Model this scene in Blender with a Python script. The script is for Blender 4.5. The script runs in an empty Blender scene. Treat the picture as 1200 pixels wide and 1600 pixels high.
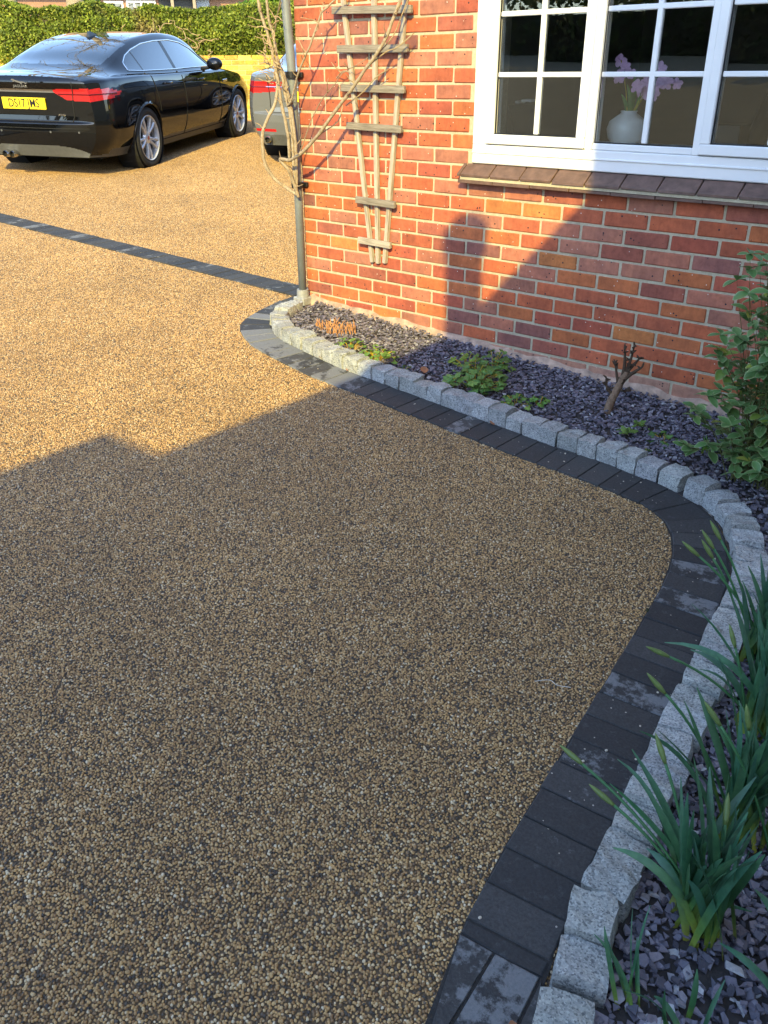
import bpy, bmesh, math, random
from math import radians, sin, cos, pi, sqrt, atan2
from mathutils import Vector, Matrix, noise

# ------------------------------------------------------------------ camera, sky, sun, exposure
SC = bpy.context.scene
COL = SC.collection
CAM = Vector((3.9048, -3.813, 1.3416))
PITCH, YAW, ROLL = 0.4889, 0.7083, -0.0084
fwd = Vector((-sin(YAW)*cos(PITCH), cos(YAW)*cos(PITCH), -sin(PITCH)))
rt = Vector((cos(YAW), sin(YAW), 0)); up = rt.cross(fwd)
r2 = rt*cos(ROLL) + up*sin(ROLL); u2 = -rt*sin(ROLL) + up*cos(ROLL)
cd = bpy.data.cameras.new('camera'); cam = bpy.data.objects.new('camera', cd); COL.objects.link(cam)
m = Matrix((r2, u2, -fwd)).transposed().to_4x4(); m.translation = CAM
cam.matrix_world = m
cd.sensor_fit = 'VERTICAL'; cd.sensor_height = 32.0; cd.lens = 26.0
cd.clip_start = 0.05; cd.clip_end = 2000
SC.camera = cam

SUN = Vector((-0.63, 1.0, -0.653)).normalized()          # the way the light travels
EL = math.asin(-SUN.z); AZ = atan2(-SUN.x, -SUN.y)        # where the sun stands
world = bpy.data.worlds.new('World'); SC.world = world; world.use_nodes = True
wn = world.node_tree.nodes; wl = world.node_tree.links
sky = wn.new('ShaderNodeTexSky'); sky.sky_type = 'NISHITA'; sky.sun_disc = False
sky.sun_elevation = EL; sky.sun_rotation = AZ
sky.air_density = 1.0; sky.dust_density = 0.5; sky.ozone_density = 1.6
wl.new(sky.outputs[0], wn['Background'].inputs[0]); wn['Background'].inputs[1].default_value = 0.15
sd = bpy.data.lights.new('sun', 'SUN'); sd.energy = 2.0; sd.angle = radians(0.4); sd.color = (1.0, 0.80, 0.26)
so = bpy.data.objects.new('sun', sd); COL.objects.link(so)
so.rotation_euler = (-SUN).to_track_quat('Z', 'Y').to_euler(); so.location = (10, -12, 12)
vs = SC.view_settings
vs.view_transform = 'Standard'; vs.look = 'None'; vs.gamma = 1.0; vs.use_curve_mapping = False
vs.exposure = 2.02
SC.cycles.max_bounces = 8; SC.cycles.transparent_max_bounces = 16
SC.cycles.use_denoising = True

# ------------------------------------------------------------------ helpers
RND = random.Random(7)
def G(x, y): return -0.045*x + 0.03*y                     # the ground falls towards the camera
GN = Vector((0.045, -0.03, 1)).normalized()

def link(o, parent=None):
    COL.objects.link(o)
    if parent is not None: o.parent = parent
    return o
def mesh(name, verts, faces, mat=None, smooth=False, mats=None, fm=None):
    me = bpy.data.meshes.new(name); me.from_pydata([tuple(v) for v in verts], [], faces); me.update()
    for x in (mats or ([mat] if mat else [])): me.materials.append(x)
    if fm: me.polygons.foreach_set('material_index', fm)
    if smooth: me.polygons.foreach_set('use_smooth', [True]*len(me.polygons))
    return me
def obj(name, me, parent=None, loc=None, rot=None):
    o = link(bpy.data.objects.new(name, me), parent)
    if loc is not None: o.location = loc
    if rot is not None: o.rotation_euler = rot
    return o
def tag(o, label=None, cat=None, group=None, kind=None):
    for k, v in (('label', label), ('category', cat), ('group', group), ('kind', kind)):
        if v: o[k] = v
    return o
def thing(name, label, cat, loc=(0, 0, 0), rot=(0, 0, 0), group=None):
    o = link(bpy.data.objects.new(name, None)); o.empty_display_size = 0.1
    o.location = loc; o.rotation_euler = rot
    return tag(o, label, cat, group)

class MB:
    def __init__(s): s.v = []; s.f = []; s.m = []
    def add(s, vs, fs, mi=0):
        b = len(s.v); s.v += [tuple(v) for v in vs]; s.f += [tuple(b+i for i in f) for f in fs]; s.m += [mi]*len(fs)
    def box(s, x0, x1, y0, y1, z0, z1, mi=0, M=None, c=0.0):
        vs, fs = boxg(x0, x1, y0, y1, z0, z1, c)
        if M is not None: vs = [M @ Vector(v) for v in vs]
        s.add(vs, fs, mi)
    def tube(s, pts, rad, n=8, mi=0, cap=True):
        vs, fs = tubeg(pts, rad, n, cap); s.add(vs, fs, mi)
    def me(s, name, *mats, smooth=False):
        return mesh(name, s.v, s.f, mats=list(mats), fm=s.m, smooth=smooth)
def boxg(x0, x1, y0, y1, z0, z1, c=0.0):
    if c <= 0:
        v = [(x, y, z) for z in (z0, z1) for y in (y0, y1) for x in (x0, x1)]
        return v, [(0, 2, 3, 1), (4, 5, 7, 6), (0, 1, 5, 4), (2, 6, 7, 3), (0, 4, 6, 2), (1, 3, 7, 5)]
    bm = bmesh.new(); v = [bm.verts.new((x, y, z)) for z in (z0, z1) for y in (y0, y1) for x in (x0, x1)]
    for f in [(0, 2, 3, 1), (4, 5, 7, 6), (0, 1, 5, 4), (2, 6, 7, 3), (0, 4, 6, 2), (1, 3, 7, 5)]: bm.faces.new([v[i] for i in f])
    bmesh.ops.bevel(bm, geom=bm.edges[:], offset=c, segments=1, affect='EDGES', profile=0.5)
    bm.verts.index_update()
    out = [tuple(q.co) for q in bm.verts], [tuple(q.index for q in f.verts) for f in bm.faces]
    bm.free(); return out
def tubeg(pts, rad, n=8, cap=True):
    pts = [Vector(p) for p in pts]; k = len(pts)
    if not hasattr(rad, '__len__'): rad = [rad]*k
    vs = []; fs = []; ref = None
    for i, p in enumerate(pts):
        t = (pts[min(i+1, k-1)] - pts[max(i-1, 0)]).normalized()
        if ref is None: ref = t.orthogonal().normalized()
        ref = (ref - t*ref.dot(t)).normalized(); b = t.cross(ref)
        for j in range(n):
            a = 2*pi*j/n; vs.append(p + (ref*cos(a) + b*sin(a))*rad[i])
    for i in range(k-1):
        for j in range(n):
            a = i*n+j; b2 = i*n+(j+1) % n
            fs.append((a, b2, b2+n, a+n))
    if cap: fs.append(tuple(range(n))[::-1]); fs.append(tuple((k-1)*n+j for j in range(n)))
    return vs, fs
def spline(pts, n=6):
    P = [Vector(p) for p in pts]; out = []
    for i in range(len(P)-1):
        a = P[max(i-1, 0)]; b = P[i]; c = P[i+1]; d = P[min(i+2, len(P)-1)]
        for j in range(n):
            t = j/n; t2 = t*t; t3 = t2*t
            out.append(0.5*((2*b)+(c-a)*t+(2*a-5*b+4*c-d)*t2+(3*b-a-3*c+d)*t3))
    out.append(P[-1]); return out
def lathe(prof, n=32, axis='Y'):
    vs = []; fs = []; k = len(prof)
    for j in range(n):
        a = 2*pi*j/n
        for r, h in prof:
            vs.append((r*cos(a), h, r*sin(a)) if axis == 'Y' else (r*cos(a), r*sin(a), h))
    for j in range(n):
        for i in range(k-1):
            q = (j*k+i, j*k+i+1, ((j+1) % n)*k+i+1, ((j+1) % n)*k+i)
            fs.append(q)
    return vs, fs

# ------------------------------------------------------------------ materials
class Mat:
    def __init__(s, name, rough=0.6, color=(.5, .5, .5), metal=0.0, spec=0.5, coat=0.0, bump_dist=0.01):
        s.m = bpy.data.materials.new(name); s.m.use_nodes = True
        s.n = s.m.node_tree.nodes; s.l = s.m.node_tree.links; s.b = s.n['Principled BSDF']
        s.b.inputs['Roughness'].default_value = rough; s.b.inputs['Base Color'].default_value = (*color, 1)
        s.b.inputs['Metallic'].default_value = metal; s.b.inputs['Specular IOR Level'].default_value = spec
        s.b.inputs['Coat Weight'].default_value = coat
    def node(s, t, **kw):
        q = s.n.new(t)
        for k, v in kw.items():
            if k.startswith('i_'):
                key = k[2:]; q.inputs[int(key) if key.isdigit() else key.replace('_', ' ')].default_value = v
            else: setattr(q, k, v)
        return q
    def ln(s, a, b): s.l.new(a, b); return s
    def pos(s, obj=False):
        if obj: return s.node('ShaderNodeTexCoord').outputs['Object']
        return s.node('ShaderNodeNewGeometry').outputs['Position']
    def noise(s, scale, vec=None, detail=4, rough=0.6):
        q = s.node('ShaderNodeTexNoise', i_Scale=scale, i_Detail=detail, i_Roughness=rough)
        if vec is not None: s.ln(vec, q.inputs['Vector'])
        return q.outputs['Fac']
    def voro(s, scale, vec=None, feature='F1', rnd=1.0):
        q = s.node('ShaderNodeTexVoronoi', feature=feature, i_Scale=scale, i_Randomness=rnd)
        if vec is not None: s.ln(vec, q.inputs['Vector'])
        return q
    def ramp(s, fac, stops, interp='LINEAR'):
        q = s.node('ShaderNodeValToRGB'); e = q.color_ramp; e.interpolation = interp
        while len(e.elements) > 1: e.elements.remove(e.elements[-1])
        for i, (p, c) in enumerate(stops):
            el = e.elements[0] if i == 0 else e.elements.new(p)
            el.position = p; el.color = (*c, 1) if hasattr(c, '__len__') else (c, c, c, 1)
        s.ln(fac, q.inputs[0]); return q.outputs[0]
    def mix(s, a, b, fac, mode='MIX'):
        q = s.node('ShaderNodeMix', data_type='RGBA', blend_type=mode)
        for k, v in ((0, fac), (6, a), (7, b)):
            if isinstance(v, (int, float)): q.inputs[k].default_value = v if k == 0 else (v, v, v, 1)
            elif isinstance(v, tuple): q.inputs[k].default_value = (*v, 1)
            else: s.ln(v, q.inputs[k])
        return q.outputs[2]
    def math(s, op, a, b=None, clamp=False):
        q = s.node('ShaderNodeMath', operation=op, use_clamp=clamp)
        for k, v in ((0, a), (1, b)):
            if v is None: continue
            if isinstance(v, (int, float)): q.inputs[k].default_value = v
            else: s.ln(v, q.inputs[k])
        return q.outputs[0]
    def col(s, c): s.ln(c, s.b.inputs['Base Color']); return s
    def rough(s, c): s.ln(c, s.b.inputs['Roughness']); return s
    def bump(s, h, strength=0.5, dist=0.01):
        q = s.node('ShaderNodeBump', i_Strength=strength, i_Distance=dist); s.ln(h, q.inputs['Height'])
        s.ln(q.outputs[0], s.b.inputs['Normal']); return s
    def ocol(s): return s.node('ShaderNodeObjectInfo').outputs['Color']
    def orand(s): return s.node('ShaderNodeObjectInfo').outputs['Random']

def plain(name, color, rough=0.5, metal=0.0, var=0.15, scale=30, bump=0.0, coat=0.0, spec=0.5):
    M = Mat(name, rough, color, metal, spec, coat)
    n = M.noise(scale, M.pos(True), 5, 0.65)
    c2 = tuple(x*(1-var) for x in color); c3 = tuple(min(1, x*(1+var)) for x in color)
    M.col(M.ramp(n, [(0.3, c2), (0.7, c3)]))
    if bump: M.bump(n, bump, 0.004)
    return M.m

def mat_gravel():
    M = Mat('resin_gravel', 0.5, spec=0.3)
    p = M.pos(); g = M.node('ShaderNodeNewGeometry').outputs['Random Per Island']
    w = M.node('ShaderNodeTexWhiteNoise', noise_dimensions='2D'); cb = M.node('ShaderNodeCombineXYZ'); M.ln(g, cb.inputs[0]); M.ln(M.orand(), cb.inputs[1]); M.ln(cb.outputs[0], w.inputs['Vector'])
    c = M.ramp(w.outputs['Value'], [(0.0, (.05, .045, .042)), (0.10, (.095, .075, .058)), (0.18, (.23, .138, .070)), (0.38, (.37, .222, .100)),
                                (0.60, (.465, .287, .123)), (0.82, (.55, .352, .155)), (0.94, (.60, .45, .26)), (1.0, (.68, .57, .40))])
    big = M.noise(1.1, p, 5, 0.65); mid = M.noise(7.0, p, 4, 0.6)
    c = M.mix(c, M.ramp(big, [(0.3, (.78, .78, .79)), (0.7, (1.08, 1.07, 1.03))]), 1.0, 'MULTIPLY')
    c = M.mix(c, M.ramp(mid, [(0.3, (.92, .91, .90)), (0.7, (1.05, 1.05, 1.05))]), 1.0, 'MULTIPLY')
    st = M.noise(0.55, p, 5, 0.7); c = M.mix(c, M.mix(c, (.62, .60, .60), 1.0, 'MULTIPLY'), M.ramp(st, [(.60, 0.0), (.72, .55)]))
    M.col(c); M.rough(M.ramp(w.outputs['Value'], [(0, .40), (1, .60)]))
    return M.m
def mat_brick():
    M = Mat('brick_clay', 0.85, spec=0.25)
    p = M.pos(); c = M.ocol()
    n = M.noise(38, p, 6, 0.7); n2 = M.noise(9, p, 3, 0.6)
    st = M.node('ShaderNodeMapping'); st.inputs['Scale'].default_value = (60, 1, 9); M.ln(p, st.inputs['Vector'])
    n3 = M.noise(1.0, st.outputs[0], 4, 0.6)
    c = M.mix(c, M.ramp(n, [(0.25, (.72, .70, .70)), (0.5, (1, 1, 1)), (0.8, (1.2, 1.22, 1.25))]), 1.0, 'MULTIPLY')
    c = M.mix(c, M.ramp(n2, [(0.3, (.72, .74, .80)), (0.7, (1.16, 1.14, 1.08))]), 1.0, 'MULTIPLY')
    c = M.mix(c, M.ramp(n3, [(0.3, (.9, .9, .92)), (0.7, (1.06, 1.06, 1.04))]), 1.0, 'MULTIPLY')
    pit = M.voro(70, p); rs = M.node('ShaderNodeSeparateColor'); M.ln(pit.outputs['Color'], rs.inputs[0])
    spot = M.math('MULTIPLY', M.math('LESS_THAN', pit.outputs['Distance'], 0.30), M.math('GREATER_THAN', rs.outputs[0], 0.945))
    white = M.math('MULTIPLY', M.math('LESS_THAN', pit.outputs['Distance'], 0.17), M.math('LESS_THAN', rs.outputs[0], 0.05))
    c = M.mix(c, (.50, .42, .30), M.ramp(M.noise(17, p, 6, .75), [(.62, 0.0), (.82, .30)]))
    c = M.mix(c, (.035, .028, .035), spot); c = M.mix(c, (.72, .68, .6), white); M.col(c)
    fine = M.noise(240, p, 4, 0.7)
    M.bump(M.math('SUBTRACT', M.math('ADD', M.math('MULTIPLY', n, 0.7), M.math('MULTIPLY', fine, .35)), spot), 0.55, 0.003)
    return M.m
def mat_mortar():
    M = Mat('lime_mortar', 0.95, spec=0.15); p = M.pos()
    n = M.noise(60, p, 5, 0.7); n2 = M.noise(4, p, 3)
    c = M.ramp(n, [(0.25, (.40, .345, .25)), (0.55, (.51, .45, .33)), (0.8, (.60, .54, .42))])
    c = M.mix(c, M.ramp(n2, [(0.3, (.86, .87, .86)), (0.7, (1.04, 1.03, 1.0))]), 1.0, 'MULTIPLY')
    M.col(c); M.bump(M.noise(260, p, 4, 0.8), 0.8, 0.003); return M.m
def mat_paver():
    M = Mat('charcoal_paver', 0.72, spec=0.4); p = M.pos(); o = M.orand()
    n = M.noise(150, p, 5, 0.7)
    base = M.ramp(o, [(0, (.028, .028, .030)), (.5, (.038, .037, .038)), (1, (.052, .051, .052))])
    c = M.mix(base, M.ramp(n, [(0.3, (.65, .65, .65)), (0.75, (1.5, 1.5, 1.5))]), 1.0, 'MULTIPLY')
    sm = M.noise(13, p, 6, 0.72)                                     # cement bloom, in patches on some blocks, plus grazing sun painted on the bend
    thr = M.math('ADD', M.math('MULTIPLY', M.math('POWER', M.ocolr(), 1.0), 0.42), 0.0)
    blo_sun = M.math('MULTIPLY', M.math('SUBTRACT', M.math('ADD', sm, thr), 0.86), 9.0, )
    blo_sun = M.math('MINIMUM', M.math('MAXIMUM', blo_sun, 0.0), 0.72)
    blo_sun = M.math('MAXIMUM', blo_sun, M.math('MULTIPLY', M.math('SUBTRACT', M.noise(31, p, 6, .75), .56), 1.2))
    blo_sun = M.math('MAXIMUM', blo_sun, 0.0)
    c = M.mix(c, M.ramp(n, [(0.2, (.15, .155, .165)), (0.8, (.26, .265, .275))]), blo_sun)
    sp = M.voro(95, p); rs = M.node('ShaderNodeSeparateColor'); M.ln(sp.outputs['Color'], rs.inputs[0])
    grit = M.math('MULTIPLY', M.math('LESS_THAN', sp.outputs['Distance'], 0.22), M.math('GREATER_THAN', rs.outputs[1], 0.972))
    c = M.mix(c, (.42, .38, .31), grit); M.col(c)
    M.bump(M.math('ADD', n, M.math('MULTIPLY', M.noise(420, p, 2), .5)), 0.45, 0.0025); return M.m
Mat.ocolr = lambda s: (lambda q: (s.ln(s.ocol(), q.inputs[0]), q.outputs[0])[1])(s.node('ShaderNodeSeparateColor'))
def mat_granite():
    M = Mat('granite', 0.75, spec=0.4); p = M.pos()
    v = M.voro(260, p); rs = M.node('ShaderNodeSeparateColor'); M.ln(v.outputs['Color'], rs.inputs[0])
    c = M.ramp(rs.outputs[0], [(0, (.17, .175, .185)), (.13, (.25, .26, .27)), (.3, (.37, .375, .38)), (.75, (.46, .465, .46)), (1, (.58, .58, .57))])
    n = M.noise(22, p, 4); c = M.mix(c, M.ramp(n, [(.3, (.82, .82, .80)), (.7, (1.08, 1.08, 1.06))]), 1, 'MULTIPLY')
    c = M.mix(c, M.ocol(), 1, 'MULTIPLY'); M.col(c)
    M.bump(M.math('ADD', M.noise(90, p, 6, .75), M.math('MULTIPLY', rs.outputs[1], .3)), 0.9, 0.006); return M.m
def mat_slate():
    M = Mat('plum_slate', 0.55, spec=0.45); p = M.pos()
    g = M.node('ShaderNodeNewGeometry').outputs['Random Per Island']
    c = M.ramp(g, [(0, (.055, .053, .070)), (.25, (.105, .099, .130)), (.55, (.158, .146, .186)), (.8, (.20, .176, .208)), (.93, (.27, .262, .29)), (1, (.42, .42, .44))])
    c = M.mix(c, M.ocol(), 1, 'MULTIPLY')
    n = M.noise(120, p, 4, .7); c = M.mix(c, M.ramp(n, [(.3, (.8, .8, .82)), (.7, (1.2, 1.18, 1.15))]), 1, 'MULTIPLY'); M.col(c)
    M.bump(n, 0.5, 0.003); return M.m
def mat_wood():
    M = Mat('weathered_wood', 0.85, spec=0.2); p = M.pos(True)
    mp = M.node('ShaderNodeMapping'); mp.inputs['Scale'].default_value = (6, 90, 90); M.ln(p, mp.inputs['Vector'])
    n = M.noise(1.0, mp.outputs[0], 6, .7)
    c = M.ramp(n, [(.28, (.13, .115, .10)), (.45, (.29, .265, .235)), (.62, (.42, .39, .355)), (.8, (.55, .52, .49))])
    M.col(M.mix(c, M.ocol(), 1, 'MULTIPLY')); M.bump(n, .8, .003); return M.m
def mat_bark():
    M = Mat('bark', 0.9, spec=0.15); p = M.pos()
    n = M.noise(70, p, 5, .7); c = M.ramp(n, [(.3, (.19, .15, .11)), (.55, (.33, .28, .21)), (.8, (.46, .41, .33))])
    M.col(M.mix(c, M.ocol(), 1, 'MULTIPLY')); M.bump(n, .7, .004); return M.m
def mat_leaf(name, c0, c1, c2, rough=.45, trans=.25):
    M = Mat(name, rough, spec=.4)
    g = M.node('ShaderNodeNewGeometry').outputs['Random Per Island']
    r = M.math('FRACT', M.math('ADD', g, M.orand()))
    c = M.ramp(r, [(0, c0), (.5, c1), (1, c2)])
    n = M.noise(60, M.pos(), 3); c = M.mix(c, M.ramp(n, [(.3, (.85, .85, .85)), (.7, (1.12, 1.12, 1.12))]), 1, 'MULTIPLY')
    M.col(M.mix(c, M.ocol(), 1, 'MULTIPLY'))
    t = M.node('ShaderNodeBsdfTranslucent'); M.ln(c, t.inputs[0])
    mx = M.node('ShaderNodeMixShader'); mx.inputs[0].default_value = trans
    out = M.n['Material Output']; M.ln(M.b.outputs[0], mx.inputs[1]); M.ln(t.outputs[0], mx.inputs[2]); M.ln(mx.outputs[0], out.inputs[0])
    return M.m
def mat_pane():
    m_ = bpy.data.materials.new('window_glass'); m_.use_nodes = True; n = m_.node_tree.nodes; l = m_.node_tree.links
    n.remove(n['Principled BSDF']); t = n.new('ShaderNodeBsdfTransparent'); t.inputs[0].default_value = (.87, .89, .88, 1)
    g = n.new('ShaderNodeBsdfGlossy'); g.inputs['Roughness'].default_value = 0.0; g.inputs[0].default_value = (1, 1, 1, 1)
    f = n.new('ShaderNodeFresnel'); f.inputs[0].default_value = 1.62
    mx = n.new('ShaderNodeMixShader'); l.new(f.outputs[0], mx.inputs[0]); l.new(t.outputs[0], mx.inputs[1]); l.new(g.outputs[0], mx.inputs[2])
    l.new(mx.outputs[0], n['Material Output'].inputs[0]); return m_
def mat_bricktex(name, cols, scale=1.0):
    M = Mat(name, .9, spec=.2); p = M.pos()
    mp = M.node('ShaderNodeMapping'); mp.inputs['Rotation'].default_value = (radians(90), 0, 0); M.ln(p, mp.inputs['Vector'])
    b = M.node('ShaderNodeTexBrick', offset=.5); b.inputs['Scale'].default_value = 1.0
    b.inputs['Brick Width'].default_value = .225; b.inputs['Row Height'].default_value = .075; b.inputs['Mortar Size'].default_value = .005
    b.inputs['Color1'].default_value = (*cols[0], 1); b.inputs['Color2'].default_value = (*cols[1], 1); b.inputs['Mortar'].default_value = (*cols[2], 1)
    M.ln(mp.outputs[0], b.inputs['Vector'])
    n = M.noise(14, p, 5); M.col(M.mix(b.outputs[0], M.ramp(n, [(.3, (.75, .75, .75)), (.7, (1.15, 1.15, 1.15))]), 1, 'MULTIPLY'))
    M.bump(n, .5, .01); return M.m

MT = dict(
    gravel=mat_gravel(), brick=mat_brick(), mortar=mat_mortar(), paver=mat_paver(), granite=mat_granite(), slate=mat_slate(),
    wood=mat_wood(), bark=mat_bark(), pane=mat_pane(),
    upvc=plain('white_upvc', (.80, .80, .80), .32, var=.03, scale=5),
    sill=plain('sill_tile', (.13, .075, .058), .6, var=.35, scale=26, bump=.4),
    pipe=plain('grey_pipe', (.17, .19, .21), .42, var=.15, scale=14, bump=.1),
    soil=plain('dark_soil', (.045, .038, .036), .95, var=.4, scale=60, bump=.6),
    jointsand=plain('joint_sand', (.030, .028, .027), .95, var=.4, scale=120, bump=.5),
    render=plain('room_plaster', (.30, .29, .27), .9, var=.05, scale=3),
    dark=plain('black_plastic', (.012, .012, .014), .38, var=.2),
    rubber=plain('rubber', (.022, .022, .022), .8, var=.3, scale=50),
    wing=plain('white_bounce_render', (.78, .77, .74), .9, var=.04, scale=3, bump=.2),  # unseen wing and annexe made white to bounce fill light into the shade
)
# ------------------------------------------------------------------ ground
GX = lambda x, y, d=0.0: (x, y, G(x, y)+d)
def sheet(name, x0, x1, y0, y1, d, mat):
    return tag(obj(name, mesh(name, [GX(x0, y0, d), GX(x1, y0, d), GX(x1, y1, d), GX(x0, y1, d)], [(0, 1, 2, 3)], mat)), kind='structure')
gr = plain('rough_grass', (.07, .085, .03), .9, var=.4, scale=3, bump=.4)
sheet('ground', -400, 400, -400, 400, -0.12, gr)
drive = sheet('driveway', -16, 9, -18, 14, -0.004, plain('resin_base', (.12, .08, .045), .8, var=.3, scale=200))
# the stones of the drive: patches of real pebbles, laid edge to edge
TS = .40; PITCH_ = .0064
def pebble_patch(seed):
    r = random.Random(seed); b = MB(); n = int(TS/PITCH_)
    for i in range(n):
        for j in range(n):
            x = -TS/2+(i+.5+r.uniform(-.42, .42))*TS/n; y = -TS/2+(j+.5+r.uniform(-.42, .42))*TS/n
            R = r.uniform(.0028, .0046); el = r.uniform(.68, 1.0); a = r.uniform(0, 6.28); h = R*r.uniform(.55, .85); z = r.uniform(-.0022, .0006); tx = r.uniform(-.35, .35); ty = r.uniform(-.35, .35)
            vs = []
            for rr, hh in ((1.0, 0.0), (.72, .72)):
                for k in range(6):
                    q = a+2*pi*k/6+(pi/6 if hh else 0); u = R*rr*cos(q-a); v = R*rr*el*sin(q-a); X = u*cos(a)-v*sin(a); Y = u*sin(a)+v*cos(a); vs.append((x+X, y+Y, z+h*hh+tx*X+ty*Y))
            vs.append((x+r.uniform(-.0006, .0006), y+r.uniform(-.0006, .0006), z+h))
            b.add(vs, [(k, (k+1) % 6, 6+k) for k in range(6)]+[((k+1) % 6, 6+(k+1) % 6, 6+k) for k in range(6)]+[(6+k, 6+(k+1) % 6, 12) for k in range(6)])
    return b.me('pebble_patch', MT['gravel'], smooth=True)
hold = bpy.data.collections.new('pebble_patches')
for k in range(3): hold.objects.link(bpy.data.objects.new('pebble_patch', pebble_patch(900+k)))
pts = []
for i in range(-26, 10):
    for j in range(-14, 26):
        x = i*TS; y = j*TS
        if x > -.1 and y > .1 or x > 3.6 and y > -3.4: continue
        pts.append((x, y, G(x, y)-.0012))
gv = obj('resin_gravel', mesh('resin_gravel', pts, [])); tag(gv, 'golden resin-bound gravel covering the whole drive', 'gravel', kind='stuff')
ng = bpy.data.node_groups.new('lay_pebbles', 'GeometryNodeTree'); ng.interface.new_socket('Geometry', in_out='INPUT', socket_type='NodeSocketGeometry'); ng.interface.new_socket('Geometry', in_out='OUTPUT', socket_type='NodeSocketGeometry')
N_ = ng.nodes; gi = N_.new('NodeGroupInput'); go = N_.new('NodeGroupOutput'); ip = N_.new('GeometryNodeInstanceOnPoints'); ci = N_.new('GeometryNodeCollectionInfo')
ci.inputs['Collection'].default_value = hold; ci.inputs['Separate Children'].default_value = True; ci.inputs['Reset Children'].default_value = True
rv_ = N_.new('FunctionNodeRandomValue'); rv_.data_type = 'INT'; rv_.inputs[4].default_value = 0; rv_.inputs[5].default_value = 3
mu = N_.new('ShaderNodeMath'); mu.operation = 'MULTIPLY'; mu.inputs[1].default_value = pi/2; cx = N_.new('ShaderNodeCombineXYZ')
r3 = N_.new('FunctionNodeRandomValue'); r3.data_type = 'INT'; r3.inputs[4].default_value = 0; r3.inputs[5].default_value = 2; r3.inputs['Seed'].default_value = 7
ng.links.new(rv_.outputs[2], mu.inputs[0]); ng.links.new(mu.outputs[0], cx.inputs[2])
rot = N_.new('FunctionNodeRotateRotation'); e2 = N_.new('FunctionNodeEulerToRotation'); e1 = N_.new('FunctionNodeEulerToRotation')
sl_ = Vector((0, 0, 1)).rotation_difference(GN).to_euler(); e2.inputs[0].default_value = sl_
ng.links.new(cx.outputs[0], e1.inputs[0]); ng.links.new(e1.outputs[0], rot.inputs[0]); ng.links.new(e2.outputs[0], rot.inputs[1])
ip.inputs['Pick Instance'].default_value = True; ng.links.new(r3.outputs[2], ip.inputs['Instance Index'])
ng.links.new(gi.outputs[0], ip.inputs['Points']); ng.links.new(ci.outputs[0], ip.inputs['Instance']); ng.links.new(rot.outputs[0], ip.inputs['Rotation']); ng.links.new(ip.outputs[0], go.inputs[0])
md = gv.modifiers.new('pebbles', 'NODES'); md.node_group = ng

# ------------------------------------------------------------------ house wall, brick by brick
house = thing('brick_house', 'red brick house wall with white gridded window and dark tile sill beside the gravel drive', 'house')
XR = 3.3                                             # bricks are laid singly up to here
WX0, WX1, WZ0, WZ1 = 1.255, 3.085, 0.905, 2.12       # window opening
mb = MB()
YM = 0.005
mb.box(0.004, WX0, YM, .30, -1.0, 2.62); mb.box(WX0, WX1, YM, .30, -1.0, .86); mb.box(WX1, 4.8, YM, .30, -1.0, 2.62); mb.box(WX0, WX1, YM, .30, WZ1, 2.62)
mb.box(0.004, 4.8, .30, 6.0, 2.62, 2.72); mb.box(0.004, 4.8, YM, 6.0, 2.72, 5.2); mb.box(.004, .25, .30, 6.0, -1.0, 2.62); mb.box(.25, 4.8, 5.7, 6.0, -1.0, 2.62)
wall = obj('wall', mb.me('wall', MT['mortar']), house)
def brick_mesh(L, seed, H=.064, D=.05):
    r = random.Random(seed); vs, fs = boxg(-L/2, L/2, 0, D, -H/2, H/2, .0042)
    vs = [(x+r.uniform(-.0016, .0016), y+r.uniform(-.0006, .0006), z+r.uniform(-.0014, .0014)) for x, y, z in vs]
    return mesh('brick', vs, fs, MT['brick'])
BM = {}
def bricks_mesh(L, seed):
    k = (round(L, 3), seed % 6)
    if k not in BM: BM[k] = brick_mesh(L, hash(k) & 0xffff)
    return BM[k]
PAL = [((.43, .118, .062), 7), ((.39, .100, .062), 6), ((.48, .148, .060), 5), ((.53, .190, .066), 2), ((.43, .158, .102), 6), ((.34, .108, .074), 4), ((.39, .158, .106), 4), ((.27, .108, .088), 2), ((.46, .122, .058), 5)]
PALF = [c for c, w in PAL for _ in range(w)]
NB = 0; rest = MB()
for r in range(-22, 15):
    z0 = .9 - .075*(r+1); zc = z0 + .0375
    u = .215 if r % 2 == 0 else .1025
    joints = [0.0]
    while u < 4.8: joints.append(u+.005); u += .225
    rb = random.Random(r*17+5)
    for a, b in zip(joints[:-1], joints[1:]):
        x0 = a + (.0055 if a > 0 else .004); x1 = b - .0055
        if z0 + .075 > .87 and z0 < WZ1:
            if x0 >= WX0-.01 and x1 <= WX1+.01: continue
            if x0 < WX0 < x1: x1 = WX0 - .003
            if x0 < WX1 < x1: x0 = WX1 + .003
            if x1-x0 < .02: continue
        if z0 + .075 < G(a, 0)-.03: continue
        c = rb.choice(PALF); f = rb.uniform(.88, 1.1); c = tuple(q*f for q in c)
        if r >= 12: c = tuple(.45*q + .55*p for q, p in zip(c, (.46, .30, .22)))
        yy = rb.uniform(-.0018, .0015); ry = rb.uniform(-.004, .004); dz = rb.uniform(-.0012, .0012)
        if z0 < 1.74 and x0 < XR and not (x0 > WX1-.05 and z0 > .8):
            L = x1-x0
            if abs(L-.214) < .004: L = .214
            o = obj('brick', bricks_mesh(L, rb.randrange(99)), wall, ((x0+x1)/2, yy, zc+dz), (0, ry, 0)); o.color = (*c, 1); NB += 1
        else:
            rest.box(x0, x1, yy, yy+.05, zc-.0325, zc+.0325, 0)
ro = obj('upper_brickwork', rest.me('upper_brickwork', MT['brick']), wall); ro.color = (.38, .12, .065, 1); ro['kind'] = 'stuff'
print('bricks', NB)
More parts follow.
